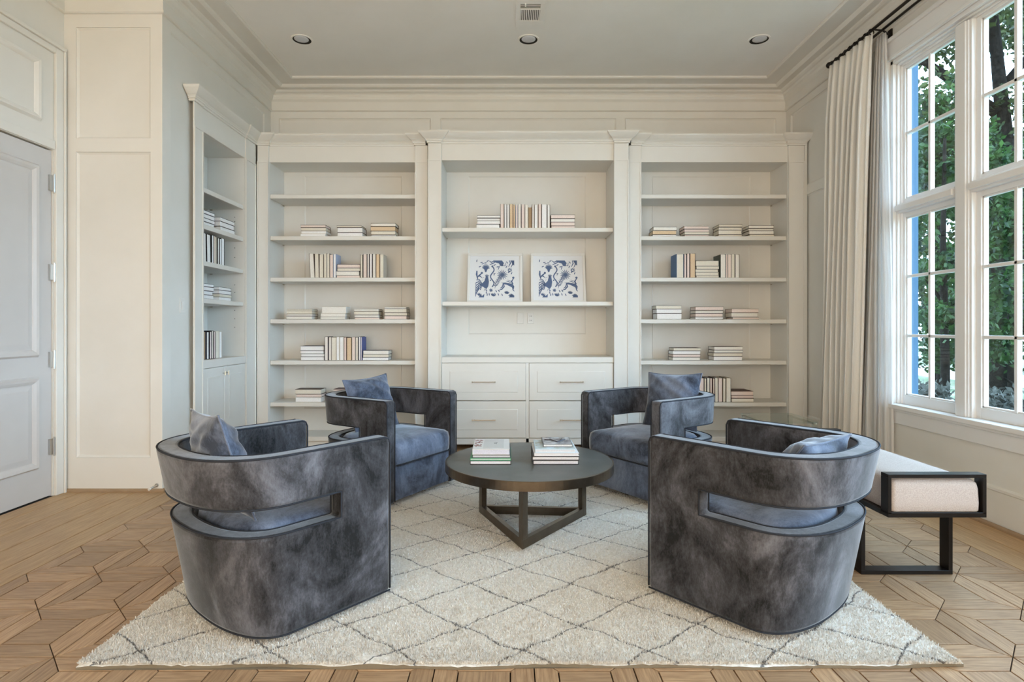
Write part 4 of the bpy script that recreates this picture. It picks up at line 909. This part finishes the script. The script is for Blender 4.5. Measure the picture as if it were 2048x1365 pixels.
# coffee-table books: (x0, x1, y front, depth, thickness, cover, pages, label)
def tbook(x0, x1, yf, dep, z, th_, cov, pg, label, rot=0, art=None, spine_front=True):
    org = ((x0 + x1) / 2, yf + dep / 2, z); W, t = (x1 - x0), .003
    c, p = MB(), MB()
    c.box(-W / 2, W / 2, -dep / 2, dep / 2, 0, t); c.box(-W / 2, W / 2, -dep / 2, dep / 2, th_ - t, th_); c.box(-W / 2, -W / 2 + t, -dep / 2, dep / 2, t, th_ - t)
    p.box(-W / 2 + t, W / 2 - .004, -dep / 2 + .003, dep / 2 - .003, t, th_ - t)
    o = c.build('table_book', cov); o.location = org; o.rotation_euler = (0, 0, rot); tag(o, label, 'book', 'books on the coffee table')
    p.build('pages', pg, o)
    if art: art(o, W, dep, th_)
    return o
pgm = bmat('p', (226, 226, 230))
cvm = lambda c: bmat('c', c)
def art_cards(o, W, D, th_):
    MB().box(-W * .22, W * .34, -D * .42, D * .42, th_, th_ + .0012).build('title_card', cvm((206, 206, 205)), o)
    q = MB(); Rr = random.Random(5)
    for k in range(26):
        x, y = Rr.uniform(-W * .45, -W * .28), Rr.uniform(-D * .3, D * .38); q.box(x - .006, x + .006, y - .008, y + .008, th_, th_ + .0006 + k * 1e-5)
    q.build('cover_print', cvm((150, 112, 110)), o)
    e = MB(); ph = [(.055 + .010 * math.cos(a), .012 * math.sin(a)) for a in np.linspace(0, 5.2, 16)]; e.tube([(x - .03, y + .01, th_ + .0015) for x, y in ph], .0012, 5); e.tube([(.03, -.015, th_ + .0015), (.028, .035, th_ + .0015)], .0011, 5); e.build('cover_emblem', cvm((140, 142, 145)), o)
def art_photo(o, W, D, th_):
    MB().box(-W * .47, W * .47, -D * .46, D * .46, th_, th_ + .0008).build('cover_photo', mat('grey_photo_print', srgb(196, 198, 202), .35, noise=(26, 5, srgb(96, 98, 108), .42, .62)), o)
    q = MB(); z = th_ + .0016
    q.tube([(-W * .42, D * .05, z), (-W * .2, D * .02, z), (0, -D * .22, z), (W * .18, D * .0, z), (W * .3, D * .1, z)], .006, 6); q.tube([(-W * .22, D * .16, z), (-W * .1, -D * .1, z), (0, -D * .22, z)], .005, 6); q.tube([(W * .2, D * .2, z), (W * .12, -D * .05, z), (0, -D * .22, z)], .005, 6)
    q.build('cover_figure', cvm((70, 68, 76)), o)
def art_pale(o, W, D, th_):
    MB().box(-W * .48, W * .48, -D * .47, D * .47, th_, th_ + .0008).build('cover_photo', mat('pale_landscape_print', srgb(200, 220, 232), .35, noise=(18, 5, srgb(165, 176, 168), .42, .62)), o)
zt = TT + .0008
yk = 3.235
def XX(px): return PX(px, yk)
z = zt
for (a, b, th_, cov, pg, lab, dx, art) in (
    (940, 1022, .022, (36, 38, 46), (226, 226, 232), 'bottom book of the table stack holding a green book', 0, None), (940, 1022, .014, (72, 160, 118), (190, 205, 196), 'thin green book in the stack on the coffee table', .0, None),
    (943, 1021, .018, (42, 48, 62), (208, 208, 216), 'book lying on the thin green book on the coffee table', .004, None), (943, 1019, .032, (222, 222, 222), (206, 206, 220), 'thick white book with an emblem card topping the green-book stack', .004, art_cards)):
    tbook(XX(a) + dx, XX(b), yk, .30, z, th_, cvm(cov), bmat('p', pg), lab, rot=rng.uniform(-.01, .01), art=art); z += th_ + .0006 + (.0014 if art else 0)
z = zt
for (a, b, th_, cov, pg, lab, dx, yo, dep, art) in (
    (1066, 1157, .024, (44, 44, 50), (214, 212, 218), 'bottom book of the table stack topped with a grey photo cover', 0, 0, .28, None), (1065, 1159, .022, (34, 34, 42), (222, 220, 222), 'second book from bottom under the grey photo cover book', 0, -.002, .29, None),
    (1068, 1158, .016, (226, 226, 230), (226, 224, 226), 'white book third from bottom under the photo cover book', 0, .004, .29, None), (1071, 1153, .020, (205, 222, 232), (210, 210, 214), 'pale blue landscape cover book under the grey photo cover', 0, .02, .27, art_pale),
    (1088, 1148, .016, (120, 124, 130), (225, 225, 225), 'small grey photo cover book topping the table stack', .0, .07, .21, art_photo)):
    tbook(XX(a) + dx, XX(b), yk + yo, dep, z, th_, cvm(cov), bmat('p', pg), lab, rot=rng.uniform(-.012, .012), art=art); z += th_ + .0006 + (.0010 if art else 0)

# ------------------------------------------------------------------ rug
def make_rug():
    x0, x1, y0, y1 = RUG; nx, ny = 130, 120; R_ = np.random.default_rng(4)
    xs = np.linspace(x0, x1, nx + 1); ys = np.linspace(y0, y1, ny + 1); gx, gy = np.meshgrid(xs, ys)
    ex = .006 * np.sin(gy * 7.3) + .004 * np.sin(gy * 17); ey = .006 * np.sin(gx * 5.1) + .005 * np.sin(gx * 13)
    bx = np.where((gx == x0) | (gx == x1), ex, 0); by = np.where((gy == y0) | (gy == y1), ey, 0)
    top = np.stack([gx + bx, gy + by, .017 + .0015 * R_.standard_normal(gx.shape)], -1)
    k = np.exp(-((gx + .49) / .06) ** 2 - ((gy - y0) / .05) ** 2); top[..., 2] += .010 * k       # small ripple at the front edge
    edge = (gx == x0) | (gx == x1) | (gy == y0) | (gy == y1); top[..., 2][edge] -= .006
    bot = top.copy(); bot[..., 2] = 0.0006
    V_ = np.concatenate([top.reshape(-1, 3), bot.reshape(-1, 3)]); n = (nx + 1) * (ny + 1); Fq = []
    I = lambda i, j: j * (nx + 1) + i
    for j in range(ny):
        for i in range(nx): Fq.append((I(i, j), I(i + 1, j), I(i + 1, j + 1), I(i, j + 1)))
    for i in range(nx): Fq += [(I(i, 0) + n, I(i + 1, 0) + n, I(i + 1, 0), I(i, 0)), (I(i, ny), I(i + 1, ny), I(i + 1, ny) + n, I(i, ny) + n)]
    for j in range(ny): Fq += [(I(0, j), I(0, j + 1), I(0, j + 1) + n, I(0, j) + n), (I(nx, j) + n, I(nx, j + 1) + n, I(nx, j + 1), I(nx, j))]
    Fq.append((I(0, 0) + n, I(0, ny) + n, I(nx, ny) + n, I(nx, 0) + n))
    side = Fq[nx * ny:]; Fq = Fq[:nx * ny]
    bm_ = bpy.data.meshes.new('binding'); bm_.from_pydata(V_.tolist(), [], side)
    me = bpy.data.meshes.new('rug'); me.from_pydata(V_.tolist(), [], Fq); o = mkobj('area_rug', me, M['rug'], smooth=True)
    tag(o, 'cream shag rug with thin dark diamond lattice lines', 'rug')
    mkobj('binding', bm_, mat('tan_rug_binding', (0.20, 0.165, 0.115), 0.95, bump=(200, .5, .003)), o)
    # pile: short tufts
    Nn = 230000; px = R_.uniform(x0 + .004, x1 - .004, Nn); py = y0 + .003 + (y1 - y0 - .006) * R_.random(Nn) ** 1.7
    a = R_.uniform(0, 2 * np.pi, Nn); hh = R_.uniform(.006, .012, Nn); wd = R_.uniform(.0016, .003, Nn); ln = R_.uniform(.002, .007, Nn); b = R_.uniform(0, 2 * np.pi, Nn)
    z0 = np.full(Nn, .0155)
    A = np.stack([px - wd * np.cos(a), py - wd * np.sin(a), z0], -1); B = np.stack([px + wd * np.cos(a), py + wd * np.sin(a), z0], -1); C = np.stack([px + ln * np.cos(b), py + ln * np.sin(b), z0 + hh], -1)
    V_ = np.stack([A, B, C], 1).reshape(-1, 3); me = bpy.data.meshes.new('pile')
    me.vertices.add(len(V_)); me.vertices.foreach_set('co', V_.ravel()); me.loops.add(len(V_)); me.loops.foreach_set('vertex_index', np.arange(len(V_), dtype=np.int32))
    me.polygons.add(Nn); me.polygons.foreach_set('loop_start', np.arange(0, len(V_), 3, dtype=np.int32)); me.update(calc_edges=True)
    p = mkobj('pile', me, M['rug'], o); p['kind'] = 'stuff'
make_rug()

# ------------------------------------------------------------------ bench
BX0, BX1, BY0, BY1 = 1.702, 2.146, 2.55, 3.72
BZ0, BZ1 = .3425, .537
BN = empty('bench', ((BX0 + BX1) / 2, (BY0 + BY1) / 2, 0)); tag(BN, 'low bench with pale linen cushion in a dark metal frame under the window', 'bench')
bx, by = (BX1 - BX0) / 2, (BY1 - BY0) / 2; t = .016
for sg in (-1, 1):
    mb = MB(); ya, yb = (-by, -by + .05) if sg < 0 else (by - .05, by)
    mb.box(-bx, bx, ya, yb, BZ1 - t, BZ1); mb.box(-bx, bx, ya, yb, BZ0, BZ0 + t + .006); mb.box(-bx, -bx + t, ya, yb, BZ0 + t, BZ1 - t); mb.box(bx - t, bx, ya, yb, BZ0 + t, BZ1 - t); mb.build('end_frame', M['blackmetal'], BN, bevel=.001, seg=1)
    yl = (-by + .225) if sg < 0 else (by - .225)
    for xx in (-bx, bx - .020): MB().box(xx, xx + .020, yl - .03, yl + .03, .020, BZ0).build('leg', M['blackmetal'], BN, bevel=.001, seg=1)
    MB().box(-bx, bx, yl - .03, yl + .03, .0006, .020).build('foot_bar', M['blackmetal'], BN, bevel=.001, seg=1)
for xx in (-bx, bx - .03): MB().box(xx, xx + .03, -by + .05, by - .05, BZ0, BZ0 + .022).build('side_rail', M['blackmetal'], BN)
MB().box(-bx + .03, bx - .03, -by + .05, by - .05, BZ0 + .004, BZ0 + .020).build('seat_deck', M['blackmetal'], BN)
cu = MB(); nseg = 20
def rr(hw, hl, r, n=6):
    pts = []
    for (sx, sy, a0) in ((1, 1, 0), (-1, 1, math.pi / 2), (-1, -1, math.pi), (1, -1, 1.5 * math.pi)):
        for k in range(n + 1): a = a0 + math.pi / 2 * k / n; pts.append((sx * (hw - r) + r * math.cos(a), sy * (hl - r) + r * math.sin(a)))
    return pts
rings = [(BZ0 + .023, .004), (BZ0 + .028, .001), (BZ0 + .06, 0), (BZ1 - .070, .002), (BZ1 - .045, .006), (BZ1 - .030, .018), (BZ1 - .021, .045), (BZ1 - .019, .12)]
Nc = 28
for z_, ins in rings: cu.v += [(x, y, z_) for x, y in rr(bx - t - .004 - ins, by - .006 - ins, .02 + ins * .3)]
for r in range(len(rings) - 1):
    for i in range(Nc): cu.f.append((r * Nc + i, r * Nc + (i + 1) % Nc, (r + 1) * Nc + (i + 1) % Nc, (r + 1) * Nc + i))
cu.f.append(tuple(range(Nc - 1, -1, -1))); cu.f.append(tuple(range((len(rings) - 1) * Nc, len(rings) * Nc)))
cu.build('cushion', M['benchtop'], BN, smooth=True)

# clear acrylic side table behind the chairs
AT = empty('acrylic_side_table', (2.25, 4.72, 0)); tag(AT, 'clear acrylic side table in front of the curtain', 'side table')
MB().box(-.24, .20, -.22, .22, .435, .452).build('table_top', M['acrylic'], AT)
for sx in (-.235, .165):
    for sy in (-.215, .18): MB().box(sx, sx + .03, sy, sy + .03, .0006, .435).build('leg', M['acrylic'], AT)
for sx in (-.235, .165): MB().box(sx, sx + .03, -.21, .21, .425, .4345).build('rail', M['nickel'], AT)

# ------------------------------------------------------------------ curtains
ROD = 3.50
RDR = empty('curtain_rod', (2.80, 4.95, ROD)); tag(RDR, 'black double curtain rod with ball finials above the windows', 'curtain rod')
MB().tube([(0, 0, 0), (0, -4.6, 0)], .012, 12).build('rod', M['blackmetal'], RDR, smooth=True); MB().tube([(.065, -.06, -.01), (.065, -4.6, -.01)], .010, 12).build('rod', M['blackmetal'], RDR, smooth=True)
MB().lathe([(0, -.026), (.015, -.022), (.024, -.010), (.026, 0), (.024, .010), (.015, .022), (0, .026)], 20, (0, .02, 0)).build('finial', M['blackmetal'], RDR, smooth=True)
for yy in (-.605, -3.2): MB().tube([(.122, yy, -.06), (.10, yy, -.05), (.06, yy, -.022), (0, yy, -.016), (-.008, yy, 0)], .007, 8).box(.112, .122, yy - .02, yy + .02, -.12, .0).build('bracket', M['blackmetal'], RDR)
for k in range(9):
    yy = -.03 - .066 * k; cen = [(.020 * math.cos(a), yy + .003 * math.sin(2 * a), .020 * math.sin(a) - .008) for a in np.linspace(0, 2 * math.pi, 17)[:-1]]
    MB().tube(cen, .0042, 6, closed=True).build('ring', M['blackmetal'], RDR, smooth=True)
def curtain(name, label, mtl, xt, top, ytop, ybot, folds, amp, seed):
    n, mrow = folds * 14, 40; mb = MB(); R2 = random.Random(seed); ph = [R2.uniform(-.5, .5) for _ in range(folds + 2)]; am = [R2.uniform(.7, 1.25) for _ in range(folds + 2)]
    for r in range(mrow + 1):
        k = r / mrow; z_ = top + (.012 - top) * k; e = k ** .75
        ya, yb = ytop[0] + (ybot[0] - ytop[0]) * e, ytop[1] + (ybot[1] - ytop[1]) * e
        for i in range(n + 1):
            t_ = i / n; fi = int(min(folds - 1e-6, t_ * folds)); a_ = am[fi] * (1 - (t_ * folds - fi)) + am[fi + 1] * (t_ * folds - fi)
            wv = math.sin(2 * math.pi * folds * t_ + ph[0] * 2 * k); pin = .45 + .55 * min(1, k * 7)
            x = xt - amp * a_ * pin * wv * (1 + .15 * math.sin(5 * k + 9 * t_)) + .012 * k * math.sin(3 * k + 12 * t_)
            y = ya + (yb - ya) * t_ + .010 * math.sin(4 * math.pi * folds * t_ + .6) * pin + .006 * math.sin(8 * k + 7 * t_)
            mb.v.append((x, y, z_))
    for r in range(mrow):
        for i in range(n): q = r * (n + 1) + i; mb.f.append((q, q + 1, q + n + 2, q + n + 1))
    o = mb.build(name, mtl, smooth=True); sd = o.modifiers.new('cloth', 'SOLIDIFY'); sd.thickness = .003; tag(o, label, 'curtain'); return o
curtain('linen_curtain', 'oatmeal linen curtain gathered in deep folds beside the window', M['drape'], 2.785, 3.468, (4.93, 4.36), (5.07, 4.58), 7, .034, 3)
curtain('sheer_curtain', 'bright white sheer curtain between the linen curtain and the window', M['sheer'], 2.866, 3.455, (4.42, 4.33), (4.62, 4.26), 5, .017, 9)

# ------------------------------------------------------------------ outside
gnd = MB().box(3.15, 60, -30, 70, -.6, -.45).build('lawn', M['lawn']); tag(gnd, 'sunlit lawn outside the windows', 'lawn', kind='structure')
drv = MB().box(14, 17.5, -20, 60, -.455, -.44).build('driveway', M['asphalt']); tag(drv, 'pale driveway crossing the lawn outside', 'driveway', kind='structure')
def leaves(mb_name, mtl, parent, blobs, N, size, seed, elong=2.0):
    R_ = np.random.default_rng(seed); V_ = []
    wts = np.array([b[3] * b[4] * b[5] for b in blobs]) ** .8; wts /= wts.sum(); ks = R_.choice(len(blobs), N, p=wts); bl = np.array(blobs)[ks]
    d = R_.standard_normal((N, 3)); d /= np.linalg.norm(d, axis=1, keepdims=True); rad = R_.random((N, 1)) ** .45
    c = bl[:, :3] + d * rad * bl[:, 3:6] * (1 + .22 * R_.standard_normal((N, 1)))
    a = R_.standard_normal((N, 3)); a /= np.linalg.norm(a, axis=1, keepdims=True); b = np.cross(a, R_.standard_normal((N, 3))); b /= np.linalg.norm(b, axis=1, keepdims=True)
    s_ = size * R_.uniform(.6, 1.25, (N, 1)); A = c - a * s_ * elong / 2; C = c + a * s_ * elong / 2; B = c + b * s_ / 2 - a * s_ * .1; D = c - b * s_ / 2 - a * s_ * .1
    V_ = np.stack([A, B, C, D], 1).reshape(-1, 3); me = bpy.data.meshes.new(mb_name)
    me.vertices.add(len(V_)); me.vertices.foreach_set('co', V_.ravel()); me.loops.add(len(V_)); me.loops.foreach_set('vertex_index', np.arange(len(V_), dtype=np.int32))
    me.polygons.add(N); me.polygons.foreach_set('loop_start', np.arange(0, len(V_), 4, dtype=np.int32)); me.update(calc_edges=True)
    o = mkobj(mb_name, me, mtl, parent); o['kind'] = 'stuff'; return o
def tree(name, label, cat, loc, trunk, branches, blobs, N, size, mtl, seed, group=None):
    r = empty(name, loc); tag(r, label, cat, group)
    if trunk:
        mb = MB(); mb.tube([t_[:3] for t_ in trunk], [t_[3] for t_ in trunk], 12); mb.build('trunk', M['bark'], r, smooth=True)
    for br in branches:
        mb = MB(); mb.tube([t_[:3] for t_ in br], [t_[3] for t_ in br], 8); mb.build('branch', M['bark'], r, smooth=True)
    if blobs: leaves('foliage', mtl, r, blobs, N, size, seed)
    return r
def column(R2, h0, h1, r, n):
    return [(R2.uniform(-r, r) * .5, R2.uniform(-r, r) * .5, h0 + (h1 - h0) * k / (n - 1), r * R2.uniform(.7, 1.1), r * R2.uniform(.7, 1.1), (h1 - h0) / n * .9) for k in range(n)]
def clumps(R2, h0, h1, r, n, s_):
    out = []
    for k in range(n):
        a = R2.uniform(0, 6.283); q = r * math.sqrt(R2.random()); out.append((q * math.cos(a), q * math.sin(a), R2.uniform(h0, h1), s_ * R2.uniform(.7, 1.3), s_ * R2.uniform(.7, 1.3), s_ * R2.uniform(.6, 1.1)))
    return out
R2 = random.Random(11)
gz = -.45
tree('evergreen_tree', 'narrow dark evergreen tree close to the corner window pane', 'tree', (4.95, 6.45, gz), [(0, 0, 0, .05), (.02, .02, 1.2, .045), (-.02, 0, 2.6, .03), (0, 0, 3.8, .015)],
     [[(0, 0, 1.6, .02), (.25, .1, 2.0, .012)], [(0, 0, 1.9, .02), (-.2, .2, 2.4, .012)]], clumps(R2, 1.35, 4.0, .55, 26, .22), 5000, .044, M['leaf_dark'], 21)
tree('evergreen_tree', 'broad dark evergreen filling the middle window outside', 'tree', (6.62, 7.45, gz), [(0, 0, 0, .07), (.02, .02, 1.4, .06), (-.02, 0, 2.8, .04), (0, 0, 4.0, .02)],
     [[(0, 0, .9, .025), (-.3, -.2, 1.0, .012)]], clumps(R2, 1.0, 4.2, .85, 44, .26), 9500, .048, M['leaf_dark'], 22)
tree('evergreen_tree', 'tall shaded evergreen behind the narrow one outside', 'tree', (7.6, 10.0, gz), [(0, 0, 0, .08), (.05, .0, 2.0, .07), (0, 0, 5.0, .03)], [[(0, 0, 2.4, .04), (-.5, .3, 3.0, .02)]], clumps(R2, 1.5, 5.8, .95, 34, .28), 5000, .055, M['leaf_dark'], 26)
tree('oak_tree', 'large oak with thick grey trunk and spreading limbs beyond the evergreens', 'tree', (9.9, 11.5, gz), [(0, 0, 0, .24), (.12, 0, 2.2, .19), (-.10, .05, 3.8, .17), (.16, 0, 5.4, .14), (-.1, 0, 8.0, .09)],
     [[(-.1, 0, 4.4, .14), (-1.2, .4, 5.2, .10), (-2.6, .8, 5.5, .05)], [(0, 0, 5.0, .14), (1.3, -.6, 5.0, .09), (3.0, -1.4, 5.4, .05)], [(0, 0, 6.0, .12), (-1.0, .6, 7.3, .08), (-2.2, 1.0, 8.0, .04)], [(0, 0, 3.8, .10), (1.2, -.9, 4.0, .07), (2.6, -1.8, 4.0, .04)], [(0, 0, 6.4, .1), (1.0, 0, 7.6, .07), (2.2, .3, 8.4, .03)]],
     [(R2.uniform(-3.0, 2.4), R2.uniform(-1.6, 2.6), R2.uniform(4.2, 9.2), R2.uniform(.5, 1.0), R2.uniform(.5, 1.0), R2.uniform(.35, .7)) for _ in range(52)], 19000, .085, M['leaf_oak'], 23)
tree('oak_tree', 'smaller leafy tree standing farther across the lawn', 'tree', (13.0, 17.2, gz), [(0, 0, 0, .18), (.05, 0, 3, .14), (0, 0, 5, .08)], [], [(R2.uniform(-2.2, 2.2), R2.uniform(-2, 2), R2.uniform(2.2, 7.5), R2.uniform(.7, 1.3), R2.uniform(.7, 1.3), R2.uniform(.5, .9)) for _ in range(22)], 8000, .12, M['leaf_oak'], 24)
tree('oak_tree', 'bushy tree at the far edge of the lawn past the driveway', 'tree', (20.0, 21.5, gz), [(0, 0, 0, .2), (0, 0, 5, .1)], [], [(R2.uniform(-3.2, 3.2), R2.uniform(-3, 3), R2.uniform(1.6, 8.5), R2.uniform(.9, 1.6), R2.uniform(.9, 1.6), R2.uniform(.7, 1.1)) for _ in range(26)], 8000, .17, M['leaf_oak'], 25)
for k, (x, y) in enumerate(((4.05, 5.45), (4.65, 5.65), (5.2, 6.05), (4.15, 4.75), (4.8, 5.0))):
    tree('hedge_shrub', 'low greyish shrub in the bed under the windows', 'shrub', (x, y, gz), [(0, 0, 0, .02), (0, 0, .5, .01)], [], [(R2.uniform(-.1, .1), R2.uniform(-.1, .1), R2.uniform(.45, 1.0), .20, .20, .16) for _ in range(5)], 1300, .035, M['leaf_hedge'], 40 + k, 'low shrubs in the bed under the windows')
